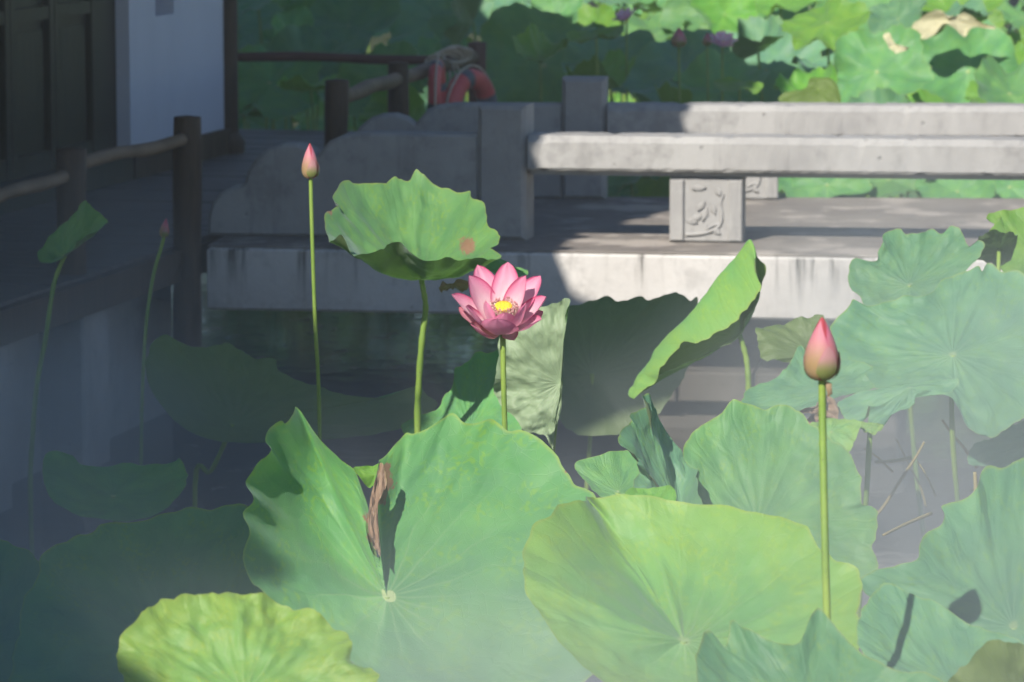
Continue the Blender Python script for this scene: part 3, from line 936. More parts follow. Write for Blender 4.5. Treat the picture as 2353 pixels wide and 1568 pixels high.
# --- yellowing cup leaf, front centre-right
lotus_leaf('wide yellow-green cupped lotus leaf filling the front right centre', (1571, 1472), [
    (1343, 1143, 0.05, (1466, 1325, 0.09)), (1338, 1152, 0.0, (1462, 1330, 0.085)), (1295, 1161, -0.02, (1448, 1342, 0.06)), (1247, 1188, -0.04, (1428, 1352, 0.03)), (1220, 1218, -0.05, (1410, 1365, 0.0)), (1201, 1271, -0.06, (1398, 1385, -0.03)), (1199, 1309, -0.07, (1392, 1402, -0.045)), (1207, 1352, -0.07, (1396, 1422, -0.05)), (1223, 1389, -0.07, (1404, 1440, -0.05)), (1247, 1421, -0.07, (1416, 1454, -0.045)), (1268, 1459, -0.07, (1428, 1470, -0.037)),
    (1290, 1486, -0.06, (1438, 1484, -0.03)), (1333, 1523, -0.05, (1456, 1502, -0.02)), (1386, 1556, -0.05), (1440, 1595, -0.04), (1600, 1650, -0.03), (1750, 1650, -0.02), (1880, 1610, 0), (1950, 1550, 0.0), (1976, 1486, 0.0), (1971, 1438, 0.0), (1976, 1384, 0.0), (1979, 1341, 0.0), (1970, 1309, 0.0),
    (1949, 1293, 0.0), (1906, 1271, 0.01), (1874, 1239, 0.02), (1858, 1212, 0.02), (1837, 1200, 0.03), (1788, 1191, 0.04), (1735, 1180, 0.05), (1654, 1161, 0.05), (1574, 1153, 0.05), (1493, 1140, 0.05, (1532, 1305, 0.075)), (1413, 1136, 0.05, (1495, 1308, 0.09)), (1362, 1138, 0.05, (1475, 1315, 0.095)), (1352, 1150, 0.09, (1470, 1320, 0.095))],
    6.35, (-0.02, -0.62, 0.78), 'cupgreen', nsub=4, rings=30, sag=0.42, ruffle=0.004, crumple=0.008, pleat=0.003, seed=5.5)
# --- yellow leaf, bottom left
lotus_leaf('bright yellow-green wrinkled lotus leaf at the bottom left', (560, 1600), [
    (267, 1499), (279, 1467), (306, 1435), (349, 1402), (397, 1376), (457, 1367), (494, 1359), (542, 1360), (580, 1370), (618, 1370), (666, 1392), (720, 1408), (763, 1435), (795, 1461), (806, 1488), (803, 1515), (838, 1521), (859, 1542), (867, 1568), (840, 1650), (700, 1740), (500, 1740), (340, 1680), (285, 1568)],
    5.6, (0.05, -0.70, 0.71), 'yellow', nsub=6, rings=24, sag=0.12, ruffle=0.004, crumple=0.016, pleat=0.0018, seed=9)
# --- bottom front leaf
lotus_leaf('blue-green lotus leaf with pointed wavy rim, lowest at the bottom right', (1880, 1700), [
    (1601, 1560), (1604, 1502), (1620, 1458), (1634, 1449), (1665, 1470), (1686, 1432), (1708, 1448), (1761, 1475), (1831, 1480), (1858, 1432), (1879, 1408), (1906, 1427), (1949, 1470), (2003, 1518), (2056, 1545), (2137, 1561), (2240, 1610), (2250, 1750), (2000, 1850), (1700, 1820), (1610, 1680)],
    5.55, (0.0, -0.55, 0.83), 'blue', nsub=6, rings=22, sag=0.30, ruffle=0.008, crumple=0.008, seed=12)
# --- right leaves that catch the bud's shadow
lotus_leaf('broad blue-green lotus leaf at the right edge under the bud shadow', (2330, 1440), [
    (2400, 1030), (2353, 1046), (2300, 1078), (2257, 1089), (2246, 1140), (2200, 1158), (2163, 1162), (2170, 1182), (2158, 1200), (2121, 1234), (2105, 1290), (2060, 1306), (2030, 1309), (1985, 1330), (1978, 1342), (1990, 1362), (2010, 1390), (2050, 1480), (2150, 1590), (2320, 1680), (2520, 1650), (2600, 1420), (2560, 1200), (2480, 1060)],
    6.55, (-0.05, -0.55, 0.83), 'blue', nsub=6, rings=24, sag=0.18, ruffle=0.008, crumple=0.010, seed=15)
lotus_leaf('blue-green leaf lobe crossed by the bent stem shadow, lower right', (2200, 1580), [
    (2035, 1344), (2085, 1364), (2150, 1398), (2250, 1442), (2353, 1486), (2430, 1540), (2400, 1660), (2200, 1720), (2080, 1640), (2040, 1556), (1997, 1510), (1973, 1482), (1970, 1438), (1990, 1390)],
    6.15, (-0.10, -0.50, 0.86), 'blue', nsub=6, rings=20, sag=0.25, ruffle=0.006, crumple=0.008, seed=18)
lotus_leaf('curled olive leaf rim in the bottom right corner', (2340, 1620), [
    (2180, 1580, -.02), (2200, 1540, -.02), (2228, 1518, -.02), (2262, 1480, -.03), (2298, 1471, -.04), (2340, 1484, -.04), (2410, 1520, -.03), (2440, 1620, 0), (2330, 1700, 0.05), (2230, 1660, 0.03)],
    5.7, None, 'yellow', nsub=6, rings=14, under=True, sag=0.3, ruffle=0.006, crumple=0.006, seed=19)
# --- second row
lotus_leaf('round mid-green lotus leaf standing behind the yellow cupped leaf', (1740, 1210), [
    (1575, 1100), (1567, 1040), (1597, 985), (1639, 964), (1685, 924), (1711, 926), (1740, 933), (1770, 934), (1795, 930), (1829, 943), (1870, 975), (1906, 1009), (1950, 1040), (1972, 1075), (1979, 1119), (1981, 1157), (2003, 1161), (2016, 1186), (2016, 1228), (2005, 1261), (2018, 1293), (2003, 1325), (1930, 1390), (1800, 1420), (1650, 1380), (1590, 1250)],
    8.0, (0.05, -0.80, 0.60), 'green', nsub=5, rings=24, sag=0.15, ruffle=0.004, crumple=0.008, seed=22)
lotus_leaf('dark bluish lotus leaf folded upright like a funnel with pale rim', (1565, 1190), [
    (1498, 909, 0.0), (1496, 938, 0.04), (1517, 964, 0.07), (1550, 1014, 0.08), (1584, 1061, 0.06), (1601, 1086, 0.0), (1599, 1128, -0.04), (1610, 1180, -0.05), (1560, 1215, -0.03), (1500, 1170, -0.05), (1458, 1118, -0.08), (1475, 1082, -0.04), (1464, 1061, -0.08), (1471, 1036, -0.03), (1441, 1032, -0.10), (1425, 1023, -0.09), (1428, 993, -0.09), (1455, 966, -0.05), (1452, 951, -0.07), (1486, 934, -0.02), (1474, 910, -0.04), (1485, 908, -0.01)],
    7.85, None, 'blue', nsub=5, rings=20, sag=0.05, ruffle=0.006, crumple=0.012, seed=25)
lotus_leaf('small speckled green leaf between the torn leaf and the dark funnel leaf', (1420, 1130), [
    (1325, 1063), (1327, 1082), (1345, 1105), (1370, 1135), (1430, 1160), (1475, 1140), (1480, 1085), (1465, 1055), (1440, 1033), (1390, 1046)],
    8.3, (0.0, -0.6, 0.8), 'green', nsub=6, rings=12, ruffle=0.006, crumple=0.005, seed=27)
lotus_leaf('little bright green leaf edge just above the yellow cupped leaf', (1500, 1170), [(1435, 1140), (1462, 1121), (1500, 1122), (1545, 1117), (1553, 1150), (1530, 1190), (1450, 1185)], 7.5, (0, -0.7, 0.7), 'lime', nsub=6, rings=10, ruffle=0.004, crumple=0.004, seed=28)
lotus_leaf('shaded lotus leaf filling the lower left behind the yellow leaf', (380, 1480), [
    (600, 1230), (575, 1175), (540, 1166), (500, 1165), (440, 1167), (376, 1182), (312, 1198), (269, 1206), (231, 1206), (209, 1225), (140, 1244), (102, 1268), (86, 1322), (54, 1381), (43, 1429), (32, 1510), (40, 1600), (200, 1680), (420, 1680), (560, 1600), (630, 1420)],
    7.6, (0.12, -0.62, 0.77), 'blue', nsub=5, rings=20, sag=0.2, ruffle=0.005, crumple=0.008, seed=31)
lotus_leaf('dim blue-green leaf cut off by the left frame edge', (-40, 1480), [(-200, 1300), (-60, 1240), (30, 1250), (90, 1290), (110, 1380), (90, 1520), (20, 1650), (-180, 1650)], 8.4, (0.1, -0.6, 0.8), 'blue', nsub=6, rings=14, ruffle=0.008, seed=33)
lotus_leaf('faint lotus leaf low in the mist at left, wavy upper rim', (260, 1140), [
    (100, 1100, 0), (105, 1040, 0.02), (163, 1044), (185, 1066), (220, 1074), (290, 1064), (334, 1072), (396, 1062), (415, 1056), (430, 1093), (420, 1130), (340, 1190), (200, 1190), (120, 1150)],
    10.3, (0.0, -0.75, 0.66), 'green', nsub=6, rings=16, ruffle=0.006, seed=35)
lotus_leaf('dark shaded lotus leaf seen from below beneath the bridge shadow, left of centre', (535, 975), [
    (343, 800), (374, 771), (409, 788), (453, 799), (501, 794), (519, 787), (554, 807), (585, 824), (629, 824), (642, 851), (689, 877), (726, 884), (781, 905), (891, 911), (946, 891), (975, 902), (1001, 931), (982, 955), (900, 990), (760, 1012), (600, 1020), (450, 1000), (370, 930), (335, 860)],
    11.0, (0.05, -0.80, 0.60), 'green', nsub=5, rings=20, under=True, sag=-0.15, ruffle=0.008, crumple=0.006, seed=38, stem=[(520, 1010, 11.02), (484, 1084, 11.05), (448, 1116, 11.1)])
lotus_leaf('small droopy curled leaf on a tall stem in front of the left railing', (150, 588), [
    (194, 460, -.02), (215, 478, -.03), (234, 494, -.04), (243, 516, -.05), (205, 537, -.05), (172, 562, -.06), (150, 590, -.06), (112, 604, -.03), (88, 598, 0), (96, 566, 0.03), (147, 513, 0.03), (172, 484, 0.02)],
    11.5, None, 'green', nsub=5, rings=14, sag=0.2, ruffle=0.008, crumple=0.010, seed=41, stem=[(143, 600, 11.5), (123, 657, 11.5), (105, 776, 11.5), (84, 890, 11.5), (75, 1000, 11.5), (70, 1150, 11.5)])
# --- behind the flower
lotus_leaf('upright pale folded leaf with raised veins right behind the open flower', (1288, 880), [
    (1149, 774, 0), (1195, 735, 0), (1246, 704, 0), (1279, 697, -.01), (1296, 685, -.02), (1311, 692, -.03), (1300, 722, -.02), (1297, 780, -.01), (1294, 850, 0), (1290, 938, -.01), (1274, 993, -.02), (1270, 1036, -.03), (1254, 1001, -.02), (1210, 993, -.01), (1184, 960, 0), (1147, 927, .01), (1136, 898, .01), (1141, 847, 0), (1146, 803, 0)],
    9.5, None, 'pale', nsub=6, rings=22, under=True, sag=0.18, ruffle=0.006, crumple=0.020, pleat=0.0006, seed=44, stem=[(1285, 900, 9.55), (1262, 1100, 9.6), (1250, 1300, 9.6)])
lotus_leaf('shaded blue-green leaf low behind the flower stem', (1080, 985), [
    (927, 975), (1001, 942), (1019, 909), (1041, 880), (1046, 847), (1078, 828), (1096, 808), (1129, 810), (1150, 806), (1180, 850), (1200, 960), (1180, 1030), (1080, 1060), (980, 1040), (935, 1005)],
    10.2, (0.0, -0.72, 0.69), 'green', nsub=6, rings=18, sag=0.2, ruffle=0.005, seed=47)
lotus_leaf('large dark leaf underside standing in shade right of the pale folded leaf', (1360, 860), [
    (1275, 760), (1293, 711), (1335, 698), (1390, 681), (1420, 692), (1466, 681), (1496, 690), (1534, 677), (1567, 675), (1588, 692), (1599, 688), (1612, 740), (1600, 800), (1580, 846), (1567, 875), (1500, 960), (1400, 1000), (1300, 985), (1260, 900), (1255, 820)],
    11.5, (0.1, -0.88, 0.46), 'green', nsub=6, rings=20, under=True, sag=-0.15, ruffle=0.006, crumple=0.006, seed=50)
# --- the raised leaf left of the flower
topleaf = lotus_leaf('tall sunlit lotus leaf with scalloped rim above and left of the flower', (968, 642), [
    (747, 524, .00), (751, 492, .06), (776, 474, .10), (767, 455, .13), (790, 407, .22), (838, 424, .27), (887, 418, .30), (907, 405, .32), (919, 410, .32), (939, 414, .32), (957, 395, .34), (979, 418, .32), (1008, 426, .31), (1040, 438, .29), (1078, 438, .26), (1082, 459, .22), (1112, 469, .18), (1118, 496, .12), (1121, 516, .08), (1147, 541, .03), (1146, 555, -.02), (1128, 560, -.05),
    (1151, 598, -.10), (1128, 600, -.14), (1090, 585, -.15), (1064, 592, -.19), (1024, 597, -.21), (984, 602, -.23), (943, 585, -.22), (919, 559, -.20), (895, 560, -.21), (875, 580, -.24), (842, 595, -.25), (810, 581, -.22), (784, 547, -.16), (760, 567, -.16)],
    10.0, None, 'green', nsub=4, rings=26, sag=0.36, ruffle=0.004, crumple=0.014, pleat=0.003, seed=53, soft=0.03, facing=V((0, -0.4, 1)), wither=[(1074, 566, 34), (757, 490, 14)], stem=[(973, 668, 10.0), (978, 710, 10.0), (970, 780, 10.0), (962, 890, 10.02), (960, 1050, 10.05)], stem_r=0.0072)
lotus_leaf('brown shrivelled leaf scrap hanging beneath the tall leaf beside the flower', (1045, 655), [(1008, 656, 0), (1030, 650, .01), (1062, 643, 0), (1080, 655, -.02), (1062, 668, -.03), (1035, 664, -.02), (1014, 668, -.02)], 10.05, None, 'dry', nsub=5, rings=8, ruffle=0.008, crumple=0.008, seed=54, part_of=topleaf, part='withered_scrap')
lotus_leaf('rolled green leaf edge jutting right above the open flower', (1150, 605), [(1120, 590, 0), (1150, 595, .02), (1185, 612, .02), (1213, 626, 0), (1205, 634, -.03), (1170, 640, -.05), (1130, 625, -.04), (1110, 605, -.02)], 10.2, None, 'green', nsub=5, rings=10, ruffle=0.003, crumple=0.003, seed=55, part_of=topleaf, part='rolled_edge')
# --- the leaf folded along its length
lotus_leaf('bright green leaf folded lengthwise, leaning up right in front of the bridge', (1698, 768), [
    (1456, 916, -.02, (1475, 885, .02)), (1489, 898, -.03, (1480, 868, .04)), (1511, 878, -.04, (1490, 842, .05)), (1506, 850, -.05, (1505, 822, .05)), (1555, 818, -.06, (1530, 786, .06)), (1571, 785, -.06, (1560, 750, .06)), (1600, 782, -.07, (1585, 722, .06)), (1639, 766, -.07, (1610, 694, .06)), (1685, 736, -.07, (1640, 655, .06)), (1719, 702, -.07, (1672, 618, .06)), (1742, 655, -.06, (1700, 584, .05)), (1733, 618, -.03, (1722, 562, .04)),
    (1735, 572, .03, (1730, 640, .05)), (1748, 598, .05, (1735, 680, .05)), (1764, 612, .05, (1738, 700, .05)), (1762, 630, .04, (1735, 710, .04)), (1742, 668, .02, (1725, 730, .03)), (1722, 720, .0, (1712, 745, .02)), (1700, 772, -.02, (1700, 770, 0)), (1660, 798, -.03, (1678, 782, -.01)), (1618, 817, -.03, (1660, 795, -.01)), (1560, 842, -.03, (1630, 812, -.01)), (1512, 870, -.02, (1600, 830, 0))],
    10.5, None, 'cupgreen', nsub=5, rings=26, ruffle=0.012, crumple=0.009, pleat=0.001, seed=58, under=True, stem=[(1706, 790, 10.5), (1716, 830, 10.5), (1720, 890, 10.5), (1719, 960, 10.52), (1718, 1060, 10.55)], stem_r=0.0075)
# --- the cluster on the right
lotus_leaf('wavy-rimmed lotus leaf against the white bridge side, upper right cluster', (2090, 655), [
    (1959, 601), (2013, 600), (2017, 578), (2027, 566), (2030, 539), (2066, 524), (2083, 536), (2116, 534), (2142, 522), (2165, 535), (2188, 522), (2208, 539), (2228, 562), (2251, 550), (2261, 565), (2251, 590), (2221, 622), (2185, 660), (2150, 700), (2096, 720), (2030, 720), (1990, 705), (1974, 680), (1954, 664), (1951, 625)],
    10.6, (0.0, -0.72, 0.69), 'blue', nsub=5, rings=20, sag=0.2, ruffle=0.006, crumple=0.008, seed=61, base=(1.27, 10.6))
hugeleaf = lotus_leaf('huge blue-green lotus leaf at right, the largest of the hazy cluster', (2190, 815), [
    (1911, 742), (1930, 722), (1951, 702), (1961, 690), (1997, 703), (2050, 690), (2086, 679), (2129, 679), (2172, 634), (2221, 622), (2248, 608), (2258, 618), (2271, 600), (2304, 621), (2333, 619), (2370, 640), (2450, 740), (2440, 880), (2370, 950), (2310, 985), (2271, 1009), (2232, 995), (2214, 974), (2192, 926), (2168, 906), (2130, 892), (2060, 890), (2010, 892), (1987, 862), (2004, 842), (1950, 845), (1915, 800)],
    9.7, (0.0, -0.70, 0.71), 'blue', nsub=5, rings=26, sag=0.2, ruffle=0.008, crumple=0.010, pleat=0.002, seed=64, base=(1.36, 10.0))
lotus_leaf('olive curled leaf with pale rolled edges just left of the pink bud', (1870, 815), [
    (1736, 757, .02), (1746, 752, .03), (1802, 742, .04), (1850, 730, .04), (1890, 730, .03), (1905, 780, 0), (1890, 840, -.03), (1839, 835, -.04), (1800, 830, -.05), (1756, 828, -.05), (1742, 792, -.02)],
    10.0, None, 'green', nsub=6, rings=16, under=True, sag=0.35, ruffle=0.012, crumple=0.008, seed=67)
lotus_leaf('grey-green lotus leaf behind the pink bud stalk, right of the folded leaf', (1890, 895), [
    (1702, 930), (1723, 892), (1799, 853), (1818, 826), (1839, 793), (1860, 812), (1921, 822), (2004, 842), (1990, 862), (2010, 888), (1960, 905), (1921, 918), (1860, 940), (1799, 955), (1730, 950)],
    9.4, (0.0, -0.6, 0.8), 'blue', nsub=6, rings=18, sag=0.2, ruffle=0.008, seed=70, base=(0.80, 9.5))
lotus_leaf('hanging jagged leaf lobe over the dark water right of the pink bud', (2090, 890), [
    (1925, 928, 0), (1960, 908, .02), (2000, 896, .02), (2096, 882, .02), (2200, 872, .02), (2180, 906, -.01), (2140, 906, -.01), (2106, 912, -.01), (2100, 930, -.02), (2083, 944, -.02), (2046, 957, -.03), (2028, 985, -.04), (2010, 978, -.04), (1995, 975, -.04), (1998, 935, -.03), (1985, 960, -.03), (1965, 978, -.03), (1940, 968, -.02)],
    9.3, None, 'blue', nsub=5, rings=16, sag=0.1, ruffle=0.008, seed=73, part_of=hugeleaf, part='hanging_lobe')
lotus_leaf('yellow-speckled leaf piece below the brown dry leaf', (1910, 990), [(1850, 985), (1870, 972), (1906, 964), (1972, 963), (1976, 985), (1963, 1013), (1950, 1036), (1906, 1030), (1865, 1010)], 8.9, (0, -0.7, 0.7), 'yellow', nsub=6, rings=10, ruffle=0.006, seed=75, base=(0.72, 8.7))
lotus_leaf('tiny yellow-speckled leaf tip over the muddy water at right', (2000, 980), [(1978, 968), (2005, 972), (2031, 978), (2012, 998), (1990, 994), (1977, 984)], 8.95, (0, -0.7, 0.7), 'yellow', nsub=5, rings=8, ruffle=0.004, seed=76, base=(0.76, 8.8))
lotus_leaf('crumpled brown dry leaf caught behind the bud stalk', (1885, 945), [(1836, 950, 0), (1850, 938, -.02), (1875, 934, .01), (1885, 915, -.02), (1899, 907, .01), (1922, 926, 0), (1925, 961, -.02), (1900, 970, .02), (1867, 976, -.02), (1848, 972, .01), (1862, 950, -.03)], 9.0, None, 'dry', nsub=5, rings=12, ruffle=0.016, crumple=0.016, seed=78, nostem=True)
lotus_leaf('bright lime lotus leaf at the right frame edge above the cluster', (2370, 570), [
    (2300, 500), (2266, 502), (2275, 492), (2314, 484), (2352, 477), (2420, 480), (2470, 540), (2460, 620), (2400, 650), (2350, 640), (2303, 622), (2290, 570), (2272, 536)],
    11.2, (0.0, -0.72, 0.69), 'lime', nsub=6, rings=16, ruffle=0.010, seed=80)
lotus_leaf('dark ragged leaf underside in front of the lime leaf at right', (2296, 570), [
    (2248, 545, -.05), (2262, 540, -.06), (2284, 526, -.10), (2305, 538, -.10), (2327, 532, -.10), (2338, 549, -.06), (2330, 580, 0), (2317, 606, .05), (2297, 612, .08), (2275, 600, .06), (2248, 594, .05), (2252, 570, 0)],
    10.9, None, 'green', nsub=6, rings=14, under=True, sag=0.1, ruffle=0.010, seed=82)
lotus_leaf('hazy lotus leaf low at the right edge over the dark water', (2360, 1010), [
    (2225, 1060), (2240, 1020), (2290, 1000), (2360, 965), (2440, 960), (2500, 1020), (2450, 1080), (2350, 1100), (2280, 1075)],
    9.9, (0.0, -0.6, 0.8), 'blue', nsub=6, rings=14, ruffle=0.012, seed=84)

# ------------------------------------------------------------------ the open flower
def petal_mesh(base, tip, axis, W, cup=0.35, out=0.35, lift=0.06, curl=0.0, n=22, m=12, seed=0.0, shape=0.52, pinch=0.66):
    d = tip - base
    L = d.length
    rad = d - axis * d.dot(axis)
    rad = rad.normalized() if rad.length > 1e-4 else V((0, -1, 0))
    ctrl = base + rad * (L * out) + axis * (L * lift)
    vs, uv, fs = [], [], []
    for i in range(n + 1):
        s = i / n
        c = base * (1 - s) ** 2 + ctrl * 2 * s * (1 - s) + tip * s * s
        T = ((ctrl - base) * (1 - s) + (tip - ctrl) * s).normalized()
        side = T.cross(axis + rad * 0.001)
        side = rad.cross(axis).normalized()
        N = side.cross(T).normalized()
        if N.dot(axis - rad * 0.8) < 0:
            N = -N
        wd = W * 1.62 * (s * 0.96 + 0.04) ** shape * max(0.0, 1 - s ** 3.0) ** pinch
        for j in range(m + 1):
            t = -1 + 2 * j / m
            e = abs(t)
            q = c + side * (wd * t * (1 - 0.12 * e * e * cup)) + N * (wd * cup * (t * t) * 1.1)
            q += N * (0.0015 * vnoise(s * 4 + seed, t * 2) * 2 + curl * wd * max(0, e - 0.75) ** 2 * 8)
            vs.append(q)
            uv.append((s, t))
    for i in range(n):
        for j in range(m):
            a = i * (m + 1) + j
            fs.append((a, a + 1, a + m + 2, a + m + 1))
    # the inner face is the front side
    a, b, c_ = vs[n // 2 * (m + 1) + m // 2], vs[n // 2 * (m + 1) + m // 2 + 1], vs[(n // 2 + 1) * (m + 1) + m // 2]
    if (b - a).cross(c_ - a).dot(axis - rad * 0.8) < 0:
        fs = [tuple(reversed(q)) for q in fs]
    return vs, fs, uv
FY = 9.0
def FP(cx, cy, dy):                                     # flower working coordinates to a point
    return P((1750 + cx / 3.92) / 1.7408, (1000 + cy / 3.92) / 1.7408, FY + dy)
AX = V((0.0, -0.44, 0.90)).normalized()
fc = FP(1020, 1215, 0)
stem_pts = [FP(1022, 1290, 0), P(1156, 800, FY), P(1157, 870, FY), P(1160, 985, FY + 0.01), P(1163, 1150, FY + 0.02), P(1165, 1500, FY + 0.02)]
froot = V((stem_pts[-1].x, stem_pts[-1].y, 0))
flower = thing('lotus_flower', 'open pink lotus flower with yellow seed pod, sunlit in the centre', 'flower', froot)
PET = [  # tip x, tip y, depth, half width, cup, out, lift, low
    (1105, 188, 0.055, 0.0335, 0.30, 0.22, 0.20, 0), (625, 235, 0.070, 0.0320, 0.32, 0.24, 0.18, 0), (1615, 405, 0.055, 0.0310, 0.35, 0.26, 0.15, 0),
    (495, 400, 0.010, 0.0360, 0.36, 0.26, 0.14, 0), (1388, 400, 0.000, 0.0290, 0.62, 0.22, 0.16, 0), (222, 695, -0.005, 0.0300, 0.45, 0.36, 0.06, 0),
    (1708, 735, -0.010, 0.0320, 0.45, 0.38, 0.04, 0), (1655, 960, 0.05, 0.030, 0.35, 0.40, -0.05, 1), (330, 900, 0.05, 0.030, 0.35, 0.42, -0.05, 1),
    (445, 880, -0.060, 0.0270, 0.55, 0.42, 0.0, 0), (760, 800, -0.055, 0.0330, 0.40, 0.42, 0.04, 0), (1378, 835, -0.062, 0.0370, 0.40, 0.42, 0.0, 0), (1060, 985, -0.075, 0.0300, 0.40, 0.40, -0.02, 0),
    (1632, 1080, -0.050, 0.0300, 0.45, 0.40, -0.10, 0), (930, 1085, -0.098, 0.0440, 0.40, 0.42, -0.16, 0), (520, 1170, -0.050, 0.0310, 0.45, 0.42, -0.22, 1), (1205, 1420, -0.020, 0.0220, 0.45, 0.35, -0.10, 1)]
for k, (tx, ty, dy, W, cupv, ou, li, low) in enumerate(PET):
    tip = FP(tx, ty, dy)
    d = tip - fc
    rad = d - AX * d.dot(AX)
    rad.normalize()
    cupv *= 0.82
    base = fc + rad * 0.010 - (AX * 0.012 if low else V((0, 0, 0)))
    v, f, uv = petal_mesh(base, tip, AX, W, cupv, ou, li, seed=k * 3.1)
    o = obj('petal', mesh('petal', [q - froot for q in v], f, True, uv), M['petal_low' if low else 'petal'], flower)
# seed pod with pits, stamens
pc = FP(1035, 880, -0.012)
def align(vs, axis):
    q = V((0, 0, 1)).rotation_difference(axis)
    return [q @ v for v in vs]
prof = [(0.006, -0.036), (0.012, -0.030), (0.0175, -0.012), (0.0205, -0.003), (0.0208, 0.0), (0.0195, 0.002), (0.012, 0.0028), (0.0005, 0.0030)]
v, f = lathe(prof, 28)
pod = obj('seed_pod', mesh('seed_pod', [q + pc - froot for q in align(v, AX)], f), M['pod'], flower)
spots = [(0, 0)] + [(0.0075 * math.cos(a), 0.0075 * math.sin(a)) for a in [i * 2 * math.pi / 5 for i in range(5)]] + [(0.0148 * math.cos(a + 0.3), 0.0148 * math.sin(a + 0.3)) for a in [i * 2 * math.pi / 10 for i in range(10)]]
v, f = lathe([(0.0019, -0.0004), (0.0018, 0.0008), (0.0009, 0.0016), (0.0001, 0.0019)], 8)
for x, y in spots:
    obj('seed', mesh('seed', [q + pc - froot for q in align([w_ + V((x, y, 0.0021)) for w_ in v], AX)], f), M['podseed'], pod)
random.seed(5)
fil, ant = [], []
for i in range(210):
    a = random.uniform(0, 2 * math.pi)
    r0, r1 = 0.013, random.uniform(0.0225, 0.0335)
    h = random.uniform(-0.010, 0.004)
    p0 = V((r0 * math.cos(a), r0 * math.sin(a), -0.032))
    p1 = V((r1 * 1.05 * math.cos(a), r1 * 1.05 * math.sin(a), -0.018))
    p2 = V((r1 * math.cos(a + 0.1), r1 * math.sin(a + 0.1), h))
    fil.append(tube(bez(p0, p1, p2, 4), 0.00055, 4))
    dd = V((math.cos(a) * random.uniform(-0.6, 0.5), math.sin(a) * random.uniform(-0.6, 0.5), 1)).normalized()
    ant.append(tube([p2, p2 + dd * 0.0035, p2 + dd * 0.006], [0.0008, 0.0011, 0.0005], 5))
for nm, lst, mt in (('stamen_filaments', fil, 'stamen'), ('stamen_anthers', ant, 'anther')):
    v, f = join(*lst)
    obj(nm, mesh(nm, [q + pc - froot for q in align(v, AX)], f), M[mt], flower, kind='stuff')
v, f = tube([q - froot for q in spline([fc - AX * 0.002] + stem_pts, 6)], 0.0068, 10)
obj('stem', mesh('stem', v, f), M['stem'], flower)

# ------------------------------------------------------------------ buds
def lotus_bud(label, c, Y, H, Wd, stem, lean=(0, 0), scrap=False, stem_r=0.0062, group='lotus buds'):
    """c: pixel of the foot of the bud"""
    base = P(c[0], c[1], Y)
    pts = [P(*q) for q in stem]
    root = V((pts[-1].x, pts[-1].y, 0))
    t = thing('lotus_bud', label, 'flower bud', root, group)
    ax = V((lean[0], lean[1], 1)).normalized()
    def shell(a0, span, grow, h0, h1, mat, nm, tw):
        n, m = 22, 12
        vs, uv, fs = [], [], []
        for i in range(n + 1):
            s = i / n
            z = (h0 + (h1 - h0) * s)
            u = max(0.0, min(1.0, z))
            grow *= 1.0
            rr = Wd * 0.5 * (1.0 * (math.sin(math.pi * min(1, (u * 0.98 + 0.02) ** 0.64)) ** 0.72) * (1 - 0.20 * u) * 1.10) + grow * (1 - u * 0.9)
            half = span * 0.5 * max(0.02, (min(1, s * 3.0 + 0.25)) * (1 - s ** 2.6) ** 0.6)
            for j in range(m + 1):
                k = -1 + 2 * j / m
                a = a0 + half * k + tw * s
                vs.append(V((rr * math.cos(a), rr * math.sin(a), z * H)))
                uv.append((s, k))
        for i in range(n):
            for j in range(m):
                q = i * (m + 1) + j
                fs.append((q, q + m + 1, q + m + 2, q + 1))
        vs = align(vs, ax)
        obj(nm, mesh(nm, [q + base - root for q in vs], fs, True, uv), M[mat], t)
    core, cf = lathe([(max(0.0005, Wd * 0.5 * (math.sin(math.pi * min(1, (u * 0.98 + 0.02) ** 0.64)) ** 0.72) * (1 - 0.20 * u) * 1.08), u * H) for u in [i / 18 for i in range(19)]], 20)
    cuv = [(0.98, 0.3)] * len(core)
    obj('bud_core', mesh('bud_core', [q + base - root for q in align(core, ax)], cf, True, cuv), M['bud'], t)
    for i, (a0, sp2, gr, h1, mt) in enumerate(((-0.45, 2.6, 0.0015, 1.0, 'bud'), (2.2, 2.6, 0.0015, 0.98, 'bud'), (-2.35, 2.3, 0.0036, 0.95, 'budmid'), (1.1, 2.0, 0.0036, 0.88, 'bud'), (-1.45, 1.25, 0.0056, 0.56, 'budgreen'), (-0.15, 1.2, 0.0050, 0.46, 'budgreen'), (2.6, 1.5, 0.0052, 0.5, 'budgreen'))):
        shell(a0, sp2, gr, 0.0, h1, mt, 'petal', 0.25)
    v, f = tube([q - root for q in spline([base + V((0, 0, 0.004))] + pts, 6)], stem_r, 10)
    obj('stem', mesh('stem', v, f), M['stem'], t)
    if scrap:
        sv = [base - root + V(q) for q in ((0.004, -0.008, 0.0), (0.014, -0.010, -0.004), (0.016, -0.006, -0.022), (0.008, -0.012, -0.026), (0.011, -0.016, -0.012))]
        obj('withered_sepal', mesh('withered_sepal', sv, [(0, 1, 4), (1, 2, 4), (2, 3, 4), (3, 0, 4)], True, [(0.5, 0.5)] * 5), M['dry'], t)
    return t
lotus_bud('plump closed pink lotus bud with greenish base on the right', (1889, 873), 6.0, 0.100, 0.050, [(1890, 960, 6.0), (1893, 1120, 5.98), (1897, 1300, 5.96), (1901, 1440, 5.95), (1905, 1700, 5.93)], (-0.01, 0), True, 0.0062)
lotus_bud('small pink-tipped lotus bud standing before the stone scroll panel', (714, 410), 9.6, 0.088, 0.037, [(715, 460, 9.6), (718, 560, 9.6), (724, 740, 9.62), (732, 890, 9.64), (736, 1100, 9.66)], (-0.02, 0), False, 0.0052)
